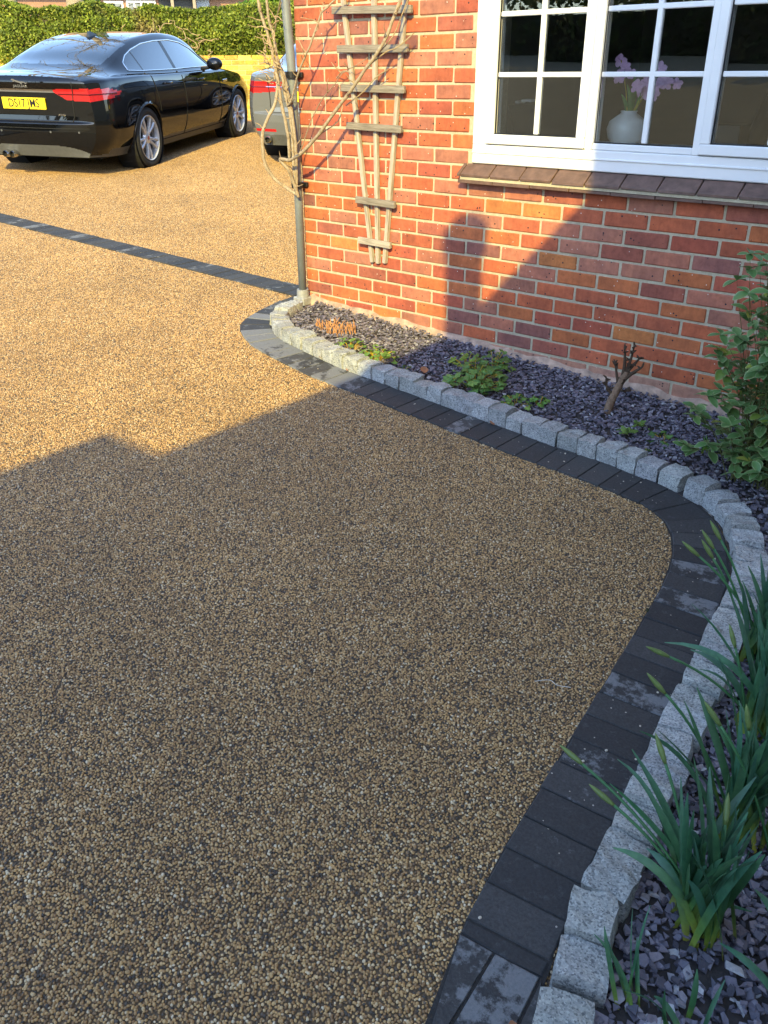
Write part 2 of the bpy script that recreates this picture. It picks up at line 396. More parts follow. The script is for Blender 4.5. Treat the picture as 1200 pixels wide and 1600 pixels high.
# mortar smear along the foot of the wall
mb = MB(); N = 90
for i in range(N+1):
    x = .02 + (3.6)*i/N; h = .030 + .022*noise.noise(Vector((x*7, 0, 3))) + .012*noise.noise(Vector((x*23, 0, 9)))
    g = G(x, 0); mb.v += [(x, -.035, g-.05), (x, -.03, g+h*.6), (x, -.009, g+h+.025), (x, .012, g+h+.03)]
for i in range(N):
    for k in range(3): a = i*4+k; mb.f.append((a, a+4, a+5, a+1)); mb.m.append(0)
obj('mortar_haunch', mb.me('mortar_haunch', plain('smeared_mortar', (.40, .275, .205), .95, var=.45, scale=18, bump=.8), smooth=True), wall)

# the two-storey wing and its low annexe, beside and behind the camera; they throw the shade
obj('wing_wall', (lambda b: (b.box(4.8, 10, -4.556, .3, -1, 5.2), b.me('wing_wall', MT['wing']))[-1])(MB()), house)
pr = [(-4.55, -1.2), (-4.55, 3.775), (-8.0, 3.775), (-8.48, 4.152), (-14, 4.152), (-14, -1.2)]
vs_ = [(4.8, y, z) for y, z in pr] + [(9.5, y, z) for y, z in pr]
obj('annexe_wall', mesh('annexe_wall', vs_, [tuple(range(6))[::-1], tuple(range(6, 12))] + [(i, (i+1) % 6, (i+1) % 6+6, i+6) for i in range(6)], MT['wing']), house)
pv, pf = lathe([(0, 3.70), (.115, 3.70), (.10, 3.80), (.105, 4.36), (.125, 4.40), (.125, 4.48), (.085, 4.53), (0, 4.53)], 20, 'Z')
obj('chimney_pot', mesh('chimney_pot', pv, pf, plain('terracotta', (.36, .14, .08), .8), True), house, (5.0, -5.99, 0))
rv = [(-.3, -.35, 5.2), (10.3, -.35, 5.2), (10.3, 6.3, 5.2), (-.3, 6.3, 5.2), (-.3, 3, 7.4), (10.3, 3, 7.4), (-.3, -.35, 5.3), (10.3, -.35, 5.3), (10.3, 6.3, 5.3), (-.3, 6.3, 5.3)]
obj('roof', mesh('roof', rv, [(0, 3, 2, 1), (6, 7, 5, 4), (8, 9, 4, 5), (0, 1, 7, 6), (2, 3, 9, 8), (0, 6, 4, 9, 3), (1, 2, 8, 5, 7)], plain('roof_tile', (.22, .10, .07), .9)), house)

# sill
sl = obj('window_sill', (lambda b: (b.add([(1.222, 0.004, .893), (3.118, .004, .893), (3.118, -.056, .850), (1.222, -.056, .850), (1.222, .004, .838), (3.118, .004, .838), (3.118, -.056, .838), (1.222, -.056, .838)],
     [(0, 3, 2, 1), (3, 7, 6, 2), (7, 4, 5, 6), (0, 4, 7, 3), (1, 2, 6, 5)]), b.me('window_sill', MT['mortar']))[-1])(MB()), house)
for i in range(12):
    x0 = 1.211 + (-.145 if i == 0 else 0) + .1775*(i-1)*(1 if i else 0) + (.145 if i == 0 else 0) + (.018 if i else 0); x1 = 1.229-.006 if i == 0 else x0 + .1715
    if i == 0: x0 = 1.205
    x1 = min(x1, 3.13)
    if x1 <= x0: continue
    r = random.Random(i+40); j = lambda s=.0022: r.uniform(-s, s)
    vs_ = [(x0, .003, .912), (x1, .003, .912), (x1, -.062+j(), .866+j()), (x0, -.062+j(), .866+j()), (x0, .003, .892), (x1, .003, .892), (x1, -.062+j(), .852+j()), (x0, -.062+j(), .852+j())]
    bm = bmesh.new(); q = [bm.verts.new(v) for v in vs_]
    for f in [(0, 3, 2, 1), (3, 7, 6, 2), (7, 4, 5, 6), (0, 4, 7, 3), (1, 2, 6, 5), (0, 1, 5, 4)]: bm.faces.new([q[k] for k in f])
    bmesh.ops.bevel(bm, geom=bm.edges[:], offset=.0022, segments=1, affect='EDGES')
    me = bpy.data.meshes.new('sill_tile'); bm.to_mesh(me); bm.free(); me.materials.append(MT['sill']); obj('sill_tile', me, sl)
for i in range(9):
    x0 = 1.207 + i*.2155; x1 = min(x0+.212, 3.128); r = random.Random(i+90)
    b = MB(); b.box(x0, x1, -.054+r.uniform(-.003, .003), .003, .822+r.uniform(-.002, .002), .8375, c=.002); obj('sill_tile', b.me('sill_tile', MT['sill']), sl)

# window
win = obj('window', (lambda b: (b.box(WX0, WX1, -.004, .075, .914, 1.004, c=.004), b.box(WX0, 1.338, -.0045, .075, 1.0045, 2.12, c=.004), b.box(1.886, 1.9205, -.004, .075, 1.0045, 2.06, c=.003),
    b.box(2.397, 2.4285, -.004, .075, 1.0045, 2.06, c=.003), b.box(3.002, WX1, -.0045, .075, 1.0045, 2.12, c=.004), b.box(1.338, 3.002, -.004, .075, 2.0605, 2.12, c=.003), b.me('window', MT['upvc']))[-1])(MB()), house)
obj('cill_bead', (lambda b: (b.box(WX0+.002, WX1-.002, -.010, -.0045, .963, .972, c=.002), b.me('cill_bead', MT['upvc']))[-1])(MB()), win)
GLZ = [1.3145, 1.566, 1.8175]
def casement(x0, x1, y, zb, zt, fw, vbar):
    s = obj('sash', (lambda b: (b.box(x0, x1, y, .055, zb, zb+fw, c=.004), b.box(x0, x1, y, .055, zt-fw, zt, c=.004), b.box(x0, x0+fw, y+.0006, .055, zb+fw+.0004, zt-fw-.0004, c=.004), b.box(x1-fw, x1, y+.0006, .055, zb+fw+.0004, zt-fw-.0004, c=.004), b.me('sash', MT['upvc']))[-1])(MB()), win)
    glaze(x0+fw, x1-fw, zb+fw, zt-fw, y+.020, vbar)
def glaze(x0, x1, z0, z1, yg, vbar):
    zs = [z0]+GLZ+[z1]; xs = [x0, vbar, x1]
    for yy in (yg+.004,):
        g = obj('gasket', (lambda b: (b.box(x0-.001, x1+.001, yg-.006, yg+.003, z0-.002, z0+.005), b.box(x0-.002, x0+.004, yg-.005, yg+.0035, z0+.0055, z1), b.box(x1-.004, x1+.002, yg-.005, yg+.0035, z0+.0055, z1), b.me('gasket', MT['dark']))[-1])(MB()), win)
    for z in GLZ:
        obj('glazing_bar', (lambda b: (b.box(x0+.004, x1-.004, yg-.004, yg+.022, z-.0105, z+.0105, c=.003), b.me('glazing_bar', MT['upvc']))[-1])(MB()), win)
    obj('glazing_bar', (lambda b: (b.box(vbar-.0125, vbar+.0125, yg-.0046, yg+.0212, z0+.006, z1-.004, c=.003), b.me('glazing_bar', MT['upvc']))[-1])(MB()), win)
    r = random.Random(int(x0*100))
    for xa, xb in zip(xs[:-1], xs[1:]):
        for za, zb in zip(zs[:-1], zs[1:]):
            t = r.uniform(-.0007, .0007); t2 = r.uniform(-.0007, .0007); e = .006
            obj('pane', mesh('pane', [(xa+e, yg+.006-t, za+e), (xb-e, yg+.006+t, za+e), (xb-e, yg+.006+t+t2, zb-e), (xa+e, yg+.006-t+t2, zb-e), (xa+e, yg+.010-t, za+e), (xb-e, yg+.010+t, za+e), (xb-e, yg+.010+t+t2, zb-e), (xa+e, yg+.010-t+t2, zb-e)],
                [(0, 1, 2, 3), (4, 7, 6, 5), (0, 4, 5, 1), (1, 5, 6, 2), (2, 6, 7, 3), (3, 7, 4, 0)], MT['pane']), win)
casement(1.339, 1.885, -.016, 1.0085, 2.058, .0445, 1.6165)
glaze(1.922, 2.3965, 1.034, 2.04, .020, 2.165)
obj('glazing_bead', (lambda b: (b.box(1.921, 2.3965, .002, .05, 1.005, 1.0335, c=.004), b.box(1.9205, 1.9245, .0, .05, 1.034, 2.04), b.me('glazing_bead', MT['upvc']))[-1])(MB()), win)
casement(2.429, 3.001, -.016, 1.0085, 2.058, .0425, 2.715)

# pavers -----------------------------------------------------------------------------
INNER = [(3.292, -2.841), (3.253, -2.633), (3.228, -2.426), (3.201, -2.237), (3.174, -2.024), (3.151, -1.832), (3.122, -1.644), (3.093, -1.448), (3.044, -1.261), (3.004, -1.173), (2.953, -1.088), (2.857, -1.008), (2.783, -.983), (2.607, -.977), (2.408, -.968), (2.22, -.968), (2.028, -.956), (1.847, -.952), (1.661, -.936), (1.468, -.924), (1.275, -.912), (1.112, -.909), (.868, -.892), (.647, -.857), (.395, -.802), (.204, -.733), (.043, -.622), (-.021, -.523), (-.070, -.369), (-.12, -.20), (-.16, -.09)]
OUTER = [(3.469, -2.81), (3.439, -2.607), (3.411, -2.413), (3.386, -2.202), (3.356, -2.018), (3.333, -1.803), (3.31, -1.658), (3.283, -1.418), (3.25, -1.26), (3.218, -1.177), (3.174, -1.078), (3.078, -.935), (3.017, -.88), (2.924, -.839), (2.715, -.802), (2.504, -.785), (2.319, -.788), (2.122, -.781), (1.941, -.773), (1.72, -.761), (1.549, -.757), (1.377, -.746), (1.17, -.738), (.94, -.722), (.694, -.682), (.498, -.650), (.302, -.582), (.146, -.464), (.067, -.327), (.032, -.178), (.012, -.04)]
def resample(pts, step=None, n=None):
    P = spline([(x, y, 0) for x, y in pts], 8); L = [0]
    for a, b in zip(P[:-1], P[1:]): L.append(L[-1]+(b-a).length)
    n = n or max(1, round(L[-1]/step)); out = []; k = 0
    for i in range(n+1):
        s = L[-1]*i/n
        while k < len(L)-2 and L[k+1] < s: k += 1
        t = (s-L[k])/max(1e-9, L[k+1]-L[k]); out.append(P[k].lerp(P[k+1], t))
    return out
PI = resample(INNER, n=400); PO = resample(OUTER, n=400)
MID = [(a+min(PO, key=lambda q: (q-a).length))/2 for a in PI]
CL = resample([(q.x, q.y) for q in MID[::8]] + [(MID[-1].x, MID[-1].y)], step=.1005)
def nrm(P, i):
    t = (P[min(i+1, len(P)-1)]-P[max(i-1, 0)]).normalized(); return Vector((t.y, -t.x, 0))
def slab(poly, top, thick, ch=.003):
    """flat block with chamfered top from a ccw polygon of ground points"""
    n = len(poly); c = sum(poly, Vector())/n; vs = []
    for z, s in ((-thick, 0), (-ch, 0), (0, ch)):
        for p in poly:
            d = (c-p); d = d.normalized()*s*1.3; q = p+d; vs.append((q.x-c.x, q.y-c.y, G(q.x, q.y)-G(c.x, c.y)+top+z))
    fs = [tuple(range(2*n, 3*n))]
    for k in range(2):
        for i in range(n): a = k*n+i; b = k*n+(i+1) % n; fs.append((a, b, b+n, a+n))
    return vs, fs, Vector((c.x, c.y, G(c.x, c.y)))
def paver(parent, poly, r, bloom_sun=None):
    a = sum((p.x*q.y-q.x*p.y) for p, q in zip(poly, poly[1:]+poly[:1]))
    if a < 0: poly = poly[::-1]
    vs, fs, c = slab(poly, .008+r.uniform(-.0018, .0018), .06)
    o = obj('paver', mesh('paver', vs, fs, MT['paver']), parent, c, (r.uniform(-.006, .006), r.uniform(-.006, .006), 0))
    o.color = (r.random()**3.6 if bloom_sun is None else bloom_sun, 0, 0, 1); return o
edging = tag(obj('paver_edging', (lambda b: (b.add([GX(p.x, p.y, .0042) for q in [(a, b_) for a, b_ in zip(PI[::8], PO[::8])] for p in q], [(2*i, 2*i+1, 2*i+3, 2*i+2) for i in range(len(PI[::8])-1)]), b.me('paver_edging', MT['jointsand']))[-1])(MB())), kind='structure')
r = random.Random(3); HW = .0915
for i in range(len(CL)-1):
    a, b = CL[i], CL[i+1]; na, nb = nrm(CL, i), nrm(CL, i+1); j = .0022
    t = (b-a).normalized(); e1 = r.uniform(-.003, .003); e2 = r.uniform(-.003, .003)
    poly = [a-na*(-HW+e1)+t*j, a+na*(-HW+e2)+t*j, b+nb*(-HW+e2)-t*j, b-nb*(-HW+e1)-t*j]
    paver(edging, poly, r, r.uniform(.7, 1.5) if (a.x < 1.25 and r.random() < .85) else None)  # bend blocks painted paler, standing in for grazing sunlight
V2 = lambda *L: [Vector((x, y, 0)) for x, y in L]
obj('joint_bed', mesh('joint_bed', [GX(3.29, -2.84, .0045), GX(3.45, -3.40, .0045), GX(3.60, -3.40, .0045), GX(3.475, -2.80, .0045)], [(0, 1, 2, 3)], MT['jointsand']), edging)
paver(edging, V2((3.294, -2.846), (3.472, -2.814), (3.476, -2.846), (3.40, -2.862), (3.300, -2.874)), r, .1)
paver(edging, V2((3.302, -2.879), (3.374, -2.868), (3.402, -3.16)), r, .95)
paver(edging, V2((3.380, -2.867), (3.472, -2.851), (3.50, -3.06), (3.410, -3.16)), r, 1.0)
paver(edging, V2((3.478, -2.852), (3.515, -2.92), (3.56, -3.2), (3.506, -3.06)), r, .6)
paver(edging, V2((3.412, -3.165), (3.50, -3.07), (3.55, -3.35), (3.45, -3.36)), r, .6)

band = tag(obj('paver_band', mesh('paver_band', [GX(-7.5, -.276, .0042), GX(-.12, .050, .0042), GX(-.05, .230, .0042), GX(-7.5, -.088, .0042)], [(0, 1, 2, 3)], MT['jointsand'])), kind='structure')
r = random.Random(5); x = -.165
while x > -7.4:
    y = lambda q: .045+(q+.17)*.046
    x1 = x-.1005; s = .012
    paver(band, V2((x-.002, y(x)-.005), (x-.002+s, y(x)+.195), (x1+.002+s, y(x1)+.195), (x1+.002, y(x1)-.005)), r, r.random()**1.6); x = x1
y = .262
while y < 3.6:
    paver(band, V2((-.225, y), (-.02, y+.01), (-.02, y+.108), (-.225, y+.098)), r); y += .1025
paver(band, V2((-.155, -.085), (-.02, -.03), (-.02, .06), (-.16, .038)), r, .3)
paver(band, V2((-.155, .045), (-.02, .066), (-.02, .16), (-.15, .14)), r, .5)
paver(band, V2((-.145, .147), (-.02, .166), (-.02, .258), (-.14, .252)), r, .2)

# granite setts
def sett_mesh(seed):
    r = random.Random(seed); bm = bmesh.new(); bmesh.ops.create_cube(bm, size=1.0)
    bmesh.ops.subdivide_edges(bm, edges=bm.edges[:], cuts=3, use_grid_fill=True)
    for v in bm.verts:
        c = v.co.copy(); e = sum(1 for q in c if abs(q) > .49)
        if e >= 2: v.co *= .965 if e == 2 else .93
        v.co += Vector([noise.noise(c*2.1+Vector((seed*7.1, k*3.7, 0)))*.085 + r.uniform(-.012, .012) for k in range(3)])
    me = bpy.data.meshes.new('sett'); bm.to_mesh(me); bm.free(); me.materials.append(MT['granite']); return me
SM = [sett_mesh(k) for k in range(9)]
def outdir(p):
    q = min(PI, key=lambda w: (w-p).length); return (p-q).normalized()
SC_ = resample([(3.66, -3.50), (3.595, -3.20), (3.54, -3.0)] + [(q.x, q.y) for q in PO[6::9]], step=.004)
ODIR = [outdir(p) for p in SC_[::10]]
def od(i): return (ODIR[min(len(ODIR)-1, i//10)] + ODIR[min(len(ODIR)-1, max(0, i//10+1))]).normalized()
setts = tag(obj('sett_edging', (lambda b: (b.add([GX(p.x, p.y, .0046) for k in range(0, len(SC_), 20) for p in (SC_[k]+od(k)*.002, SC_[k]+od(k)*.112)], [(2*i, 2*i+1, 2*i+3, 2*i+2) for i in range(len(range(0, len(SC_), 20))-1)]), b.me('sett_edging', MT['soil']))[-1])(MB())), kind='structure')
r = random.Random(11)
ps = SC_; i = 0
while i < len(ps)-16:
    L = r.uniform(.090, .112); k = int(L/.004/2)
    mi = min(i+k, len(ps)-1); p = ps[mi]; n = od(mi); t = (ps[min(mi+12, len(ps)-1)]-ps[max(mi-12, 0)]).normalized()
    wd = r.uniform(.096, .112); q = p + n*(wd/2+.004)
    L2 = L*.93
    o = obj('sett', SM[r.randrange(9)], setts, (q.x, q.y, G(q.x, q.y)+.014+r.uniform(-.007, .007)), (r.uniform(-.06, .06), r.uniform(-.06, .06), atan2(t.y, t.x)+r.uniform(-.08, .08)))
    o.scale = (L2, wd, .12); f = r.uniform(.8, 1.05); o.color = (f, f*r.uniform(.99, 1.02), f*r.uniform(.97, 1.03), 1)
    i += 2*k
# ------------------------------------------------------------------ slate bed
SI = [SC_[k]+od(k)*.100 for k in range(0, len(SC_), 12)]
SI[-1] = Vector((.10, -.02, 0))
poly = [(q.x, q.y) for q in SI] + [(.12, -.012), (4.79, -.012), (4.79, -3.6), (3.75, -3.6)]
def inside(x, y, P):
    c = False; j = len(P)-1
    for i in range(len(P)):
        xi, yi = P[i]; xj, yj = P[j]
        if (yi > y) != (yj > y) and x < (xj-xi)*(y-yi)/(yj-yi)+xi: c = not c
        j = i
    return c
bm = bmesh.new(); fv = [bm.verts.new(GX(x, y, .022)) for x, y in poly]; bm.faces.new(fv); bmesh.ops.triangulate(bm, faces=bm.faces[:])
me = bpy.data.meshes.new('slate_bed'); bm.to_mesh(me); bm.free(); me.materials.append(MT['soil'])
bed = tag(obj('slate_bed', me), kind='structure')
def chip(r, R):
    n = r.choice((3, 4, 4, 5, 5)); a0 = r.uniform(0, 6.28); el = r.uniform(.42, .95); th = r.uniform(.0012, .0030)
    P = [(R*cos(a0+2*pi*(k+r.uniform(-.25, .25))/n)*r.uniform(.75, 1.1), R*el*sin(a0+2*pi*(k+r.uniform(-.25, .25))/n)*r.uniform(.75, 1.1)) for k in range(n)]
    vs = [(x, y, -th) for x, y in P] + [(x*.93, y*.93, th+r.uniform(-.0012, .0012)) for x, y in P]
    return vs, [tuple(range(n))[::-1], tuple(range(n, 2*n))] + [(i, (i+1) % n, (i+1) % n+n, i+n) for i in range(n)]
r = random.Random(21); cand = []
def dens(x, y):
    if y > -1.35 and x < 3.5: return 5200
    if x < 4.15: return 5600
    return 500
for (x0, x1, y0, y1) in ((.02, 4.78, -1.3, -.015), (3.3, 4.78, -3.6, -1.3)):
    for _ in range(int((x1-x0)*(y1-y0)*5600)):
        x = r.uniform(x0, x1); y = r.uniform(y0, y1)
        if r.random()*5600 < dens(x, y) and inside(x, y, poly): cand.append((x, y))
cand.sort(key=lambda p: (p[0]-CAM.x)**2+(p[1]-CAM.y)**2 + (50 if p[0] > 4.02 or p[1] < -2.98 else 0))
CV = []
for k in range(14):
    vs, fs = chip(r, 1.0); CV.append(mesh('slate_chip', [(x, y, z*3.2) for x, y, z in [(v[0], v[1], v[2]*18) for v in vs]], fs, MT['slate']))
stuff = MB()
for i, (x, y) in enumerate(cand):
    R = r.uniform(.007, .0155)*(1.4 if r.random() < .13 else 1)*(1 if y < -1.3 else .82); tilt = r.gauss(0, .42); ta = r.uniform(0, 6.28); z = G(x, y)+.022+r.uniform(.002, .020)
    E = (tilt*cos(ta), tilt*sin(ta), r.uniform(0, 6.28))
    if i < 290:
        o = obj('slate_chip', CV[r.randrange(14)], bed, (x, y, z), E); o.scale = (R*1.15, R*1.15, R*.9)
        c = r.choice(((.62, .60, .60), (.9, .9, .9), (1.1, 1.05, 1.05), (1.3, 1.25, 1.3), (1.0, .8, .85), (.8, .8, 1))); o.color = (*c, 1)
    else:
        from mathutils import Euler
        Mx = Matrix.Translation((x, y, z)) @ Euler(E).to_matrix().to_4x4(); vs, fs = chip(r, R*1.1); stuff.add([Mx @ Vector(v) for v in vs], fs)
so_ = obj('slate_gravel', stuff.me('slate_gravel', MT['slate']), bed); so_['kind'] = 'stuff'
print('chips', len(cand))

# ------------------------------------------------------------------ trellis
tr = thing('fan_trellis', 'weathered wooden fan trellis with crosspieces fixed to the sunlit brick wall', 'trellis', (.62, -.02, .33))
def part_box(name, parent, a, b, w, t, mat, col=(1, 1, 1), bev=.003, yoff=0.0, up=(0, 0, 1)):
    """a plank from a to b, w high, t thick; long axis local x"""
    a = Vector(a); b = Vector(b); d = b-a; L = d.length; x = d.normalized(); y = Vector((0, 1, 0)); y = (y-x*y.dot(x)).normalized(); z = x.cross(y)
    rr = random.Random(int(a.x*1e4+b.z*1e3)); vs, fs = boxg(-L/2, L/2, -t/2, t/2, -w/2, w/2, bev)
    vs = [(q[0], q[1]+rr.uniform(-.0008, .0008), q[2]+rr.uniform(-.0012, .0012)) for q in vs]
    o = obj(name, mesh(name, vs, fs, mat), parent); Mx = Matrix((x, y, z)).transposed().to_4x4(); Mx.translation = (a+b)/2 - parent.location
    o.matrix_local = Mx; o.color = (*col, 1); return o
for a, b in (((.345, 2.05), (.578, .332)), ((.608, 2.05), (.622, .330)), ((.866, 2.05), (.672, .338))):
    part_box('batten', tr, (a[0], -.0135, a[1]), (b[0], -.0135, b[1]), .026, .023, MT['wood'], (1.15, 1.1, 1.05))
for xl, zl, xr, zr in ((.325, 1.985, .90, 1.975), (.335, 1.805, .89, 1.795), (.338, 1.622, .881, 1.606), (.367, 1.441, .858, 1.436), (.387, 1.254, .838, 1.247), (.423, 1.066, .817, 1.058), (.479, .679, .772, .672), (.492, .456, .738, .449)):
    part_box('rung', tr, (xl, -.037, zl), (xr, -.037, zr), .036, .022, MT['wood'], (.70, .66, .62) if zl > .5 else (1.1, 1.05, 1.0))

# ------------------------------------------------------------------ downpipe
dp = thing('downpipe', 'grey downpipe running down the left corner of the brick wall', 'downpipe', (.012, -.052, G(0, 0)))
b = MB(); b.tube([(.0, 0, .07), (.006, .0, .8), (.003, 0, 1.35), (-.02, 0, 1.75), (-.03, 0, 2.6)], .025, 20); obj('pipe', b.me('pipe', MT['pipe'], smooth=True), dp)
b = MB(); b.box(-.05, .045, -.045, .045, .0, .055, c=.008); b.tube([(0, 0, .05), (0, 0, .10)], [.040, .038], 20); obj('base_gully', b.me('base_gully', plain('dull_lead', (.27, .28, .29), .6, var=.25, scale=40, bump=.5)), dp)
for z in (.71, 1.30, 1.95):
    b = MB(); b.tube([(.004, 0, z), (.004, 0, z+.035)], .0375, 20); b.box(-.05, .05, .03, .05, z+.004, z+.031, c=.003); obj('bracket', b.me('bracket', MT['dark']), dp)

# ------------------------------------------------------------------ bare climber
cl = thing('bare_climber', 'bare woody climber with looping stems tied against the grey downpipe', 'climbing plant', (.03, -.08, G(.03, -.08)))
ST = [([(-.023, -.12, 1.379), (-.022, -.13, 1.276), (-.032, -.15, 1.178), (-.061, -.18, 1.105), (-.097, -.2, 1.027), (-.109, -.2, .924), (-.113, -.18, .834), (-.085, -.14, .761), (-.009, -.11, .709), (.058, -.095, .677)], .0125, .0125, 1.1),
 ([(.057, -.09, .66), (.048, -.11, .738), (.046, -.13, .786), (.048, -.15, .82), (.018, -.17, .862), (.014, -.18, .884), (.068, -.18, .879), (.143, -.19, .894), (.208, -.2, .921), (.289, -.2, .975), (.393, -.2, 1.06), (.509, -.19, 1.169), (.586, -.18, 1.243), (.679, -.17, 1.338), (.759, -.16, 1.418), (.802, -.15, 1.479), (.836, -.14, 1.547), (.86, -.12, 1.615), (.876, -.1, 1.70), (.90, -.09, 1.9)], .0135, .011, 1.0),
 ([(.006, -.1, .88), (.02, -.11, .975), (.023, -.13, 1.079), (.005, -.14, 1.179), (.004, -.15, 1.277), (-.01, -.15, 1.347), (-.032, -.15, 1.436), (-.049, -.16, 1.524), (-.072, -.17, 1.598), (-.084, -.18, 1.668), (-.10, -.18, 1.80)], .013, .010, 1.05),
 ([(.048, -.098, .672), (.05, -.096, .72), (.061, -.095, .872), (.065, -.1, .993), (.057, -.105, 1.095), (.035, -.11, 1.211), (.012, -.12, 1.302), (-.007, -.13, 1.379), (-.026, -.13, 1.452), (-.035, -.13, 1.515), (-.05, -.14, 1.577), (-.05, -.15, 1.668), (-.055, -.15, 1.80)], .013, .010, .95),
 ([(.03, -.12, 1.159), (.08, -.13, 1.186), (.14, -.14, 1.293), (.202, -.15, 1.371), (.273, -.15, 1.462), (.317, -.14, 1.55), (.348, -.13, 1.607), (.396, -.12, 1.64), (.471, -.1, 1.70), (.52, -.09, 1.82)], .0075, .006, 1.0),
 ([(-.029, -.13, 1.524), (-.019, -.12, 1.576), (-.009, -.11, 1.628), (.017, -.1, 1.72)], .006, .004, .45),
 ([(.078, -.09, .89), (.087, -.08, .925), (.137, -.07, 1.029), (.185, -.06, 1.113), (.23, -.05, 1.179), (.334, -.05, 1.26), (.409, -.05, 1.323), (.537, -.06, 1.368), (.606, -.06, 1.397)], .0045, .0025, .8),
 ([(.018, -.13, 1.309), (.024, -.12, 1.211), (.039, -.11, 1.138), (.045, -.1, 1.01), (.035, -.095, .888), (.04, -.09, .70)], .011, .012, 1.1),
 ([(-.02, -.14, 1.40), (.03, -.13, 1.33), (.045, -.12, 1.25), (.06, -.11, 1.17)], .008, .007, .9)]
O0 = cl.location.copy(); r = random.Random(31)
for pts, ra, rb, cc in ST:
    P = spline([Vector(p)-O0 for p in pts], 5); n = len(P)
    P = [p+Vector((noise.noise(p*22), noise.noise(p*22+Vector((9, 0, 0))), noise.noise(p*22+Vector((0, 7, 0)))))*.0035 for p in P]
    rad = [.74*(ra+(rb-ra)*i/(n-1))*(1+.14*noise.noise(p*60)+(.22 if i % 9 == 4 else 0)) for i, p in enumerate(P)]
    b = MB(); b.tube(P, rad, 9); o = obj('stem', b.me('stem', MT['bark'], smooth=True), cl); o.color = (cc*1.05, cc, cc*.95, 1)
    for k in range(9 if ra > .006 else 4):                      # side twigs and spurs
        i = r.randrange(n//6, n-1); q = P[i]; d = Vector((r.uniform(-1, 1), r.uniform(-1, -.0), r.uniform(.1, 1))).normalized(); L = r.uniform(.025, .11); pp = [q]
        for s in range(4): pp.append(pp[-1]+(d+Vector((r.uniform(-.5, .5), r.uniform(-.5, .5), r.uniform(-.3, .5)))).normalized()*L/4)
        b = MB(); b.tube(pp, [.0034, .003, .0026, .0022, .0012], 5); o = obj('twig', b.me('twig', MT['bark']), cl); o.color = (1.15, 1.0, .85, 1)
for k in range(26):                                             # the tangle of pale twigs high on the stems
    q = Vector((r.uniform(-.07, .03), r.uniform(-.2, -.12), r.uniform(1.27, 1.62)))-O0; d = Vector((r.uniform(-1, .5), r.uniform(-1, .3), r.uniform(-.2, .9))).normalized(); L = r.uniform(.06, .17); pp = [q]
    for s in range(5): pp.append(pp[-1]+(d+Vector((r.uniform(-.6, .6), r.uniform(-.6, .6), r.uniform(-.4, .6)))).normalized()*L/5)
    b = MB(); b.tube(pp, [.0036, .0032, .0028, .0024, .002, .001], 5); o = obj('twig', b.me('twig', MT['bark']), cl); o.color = (1.3, 1.12, .92, 1)
for pp in ([(.52, -.15, 1.17), (.60, -.09, 1.24), (.66, -.07, 1.30), (.74, -.06, 1.34)], [(.70, -.16, 1.36), (.78, -.12, 1.42), (.84, -.10, 1.44), (.93, -.08, 1.50)], [(.60, -.17, 1.26), (.55, -.13, 1.32), (.47, -.11, 1.335), (.40, -.09, 1.30)], [(.75, -.15, 1.41), (.82, -.11, 1.49), (.86, -.09, 1.58), (.89, -.07, 1.66)], [(.36, -.19, 1.03), (.44, -.13, 1.09), (.46, -.11, 1.17)]):
    b = MB(); b.tube([Vector(p)-O0 for p in spline(pp, 3)], .0032, 5); o = obj('twig', b.me('twig', MT['bark']), cl); o.color = (1.1, 1, .85, 1)

# ------------------------------------------------------------------ plants
GREEN = mat_leaf('soft_leaf', (.09, .17, .04), (.13, .24, .05), (.20, .31, .07))
def blade_mat():
    M = Mat('daffodil_leaf', .42, spec=.45)
    a = M.node('ShaderNodeAttribute', attribute_name='t'); g = a.outputs['Fac']
    c = M.ramp(g, [(0, (.30, .32, .05)), (.14, (.13, .22, .045)), (.35, (.050, .140, .065)), (1, (.062, .165, .095))])
    mp = M.node('ShaderNodeTexCoord').outputs['Object']; c = M.mix(c, M.ramp(M.noise(55, mp, 3, .6), [(.3, (.78, .80, .82)), (.7, (1.2, 1.18, 1.12))]), 1, 'MULTIPLY')
    c = M.mix(c, M.ocol(), 1, 'MULTIPLY'); M.col(c)
    t = M.node('ShaderNodeBsdfTranslucent'); M.ln(c, t.inputs[0]); mx = M.node('ShaderNodeMixShader'); mx.inputs[0].default_value = .18
    M.ln(M.b.outputs[0], mx.inputs[1]); M.ln(t.outputs[0], mx.inputs[2]); M.ln(mx.outputs[0], M.n['Material Output'].inputs[0]); return M.m
BLADE = blade_mat(); BUD = plain('daffodil_bud', (.13, .19, .05), .5, var=.25, scale=60)
def setattr_t(me, vals):
    at = me.attributes.new('t', 'FLOAT', 'POINT'); at.data.foreach_set('value', vals)
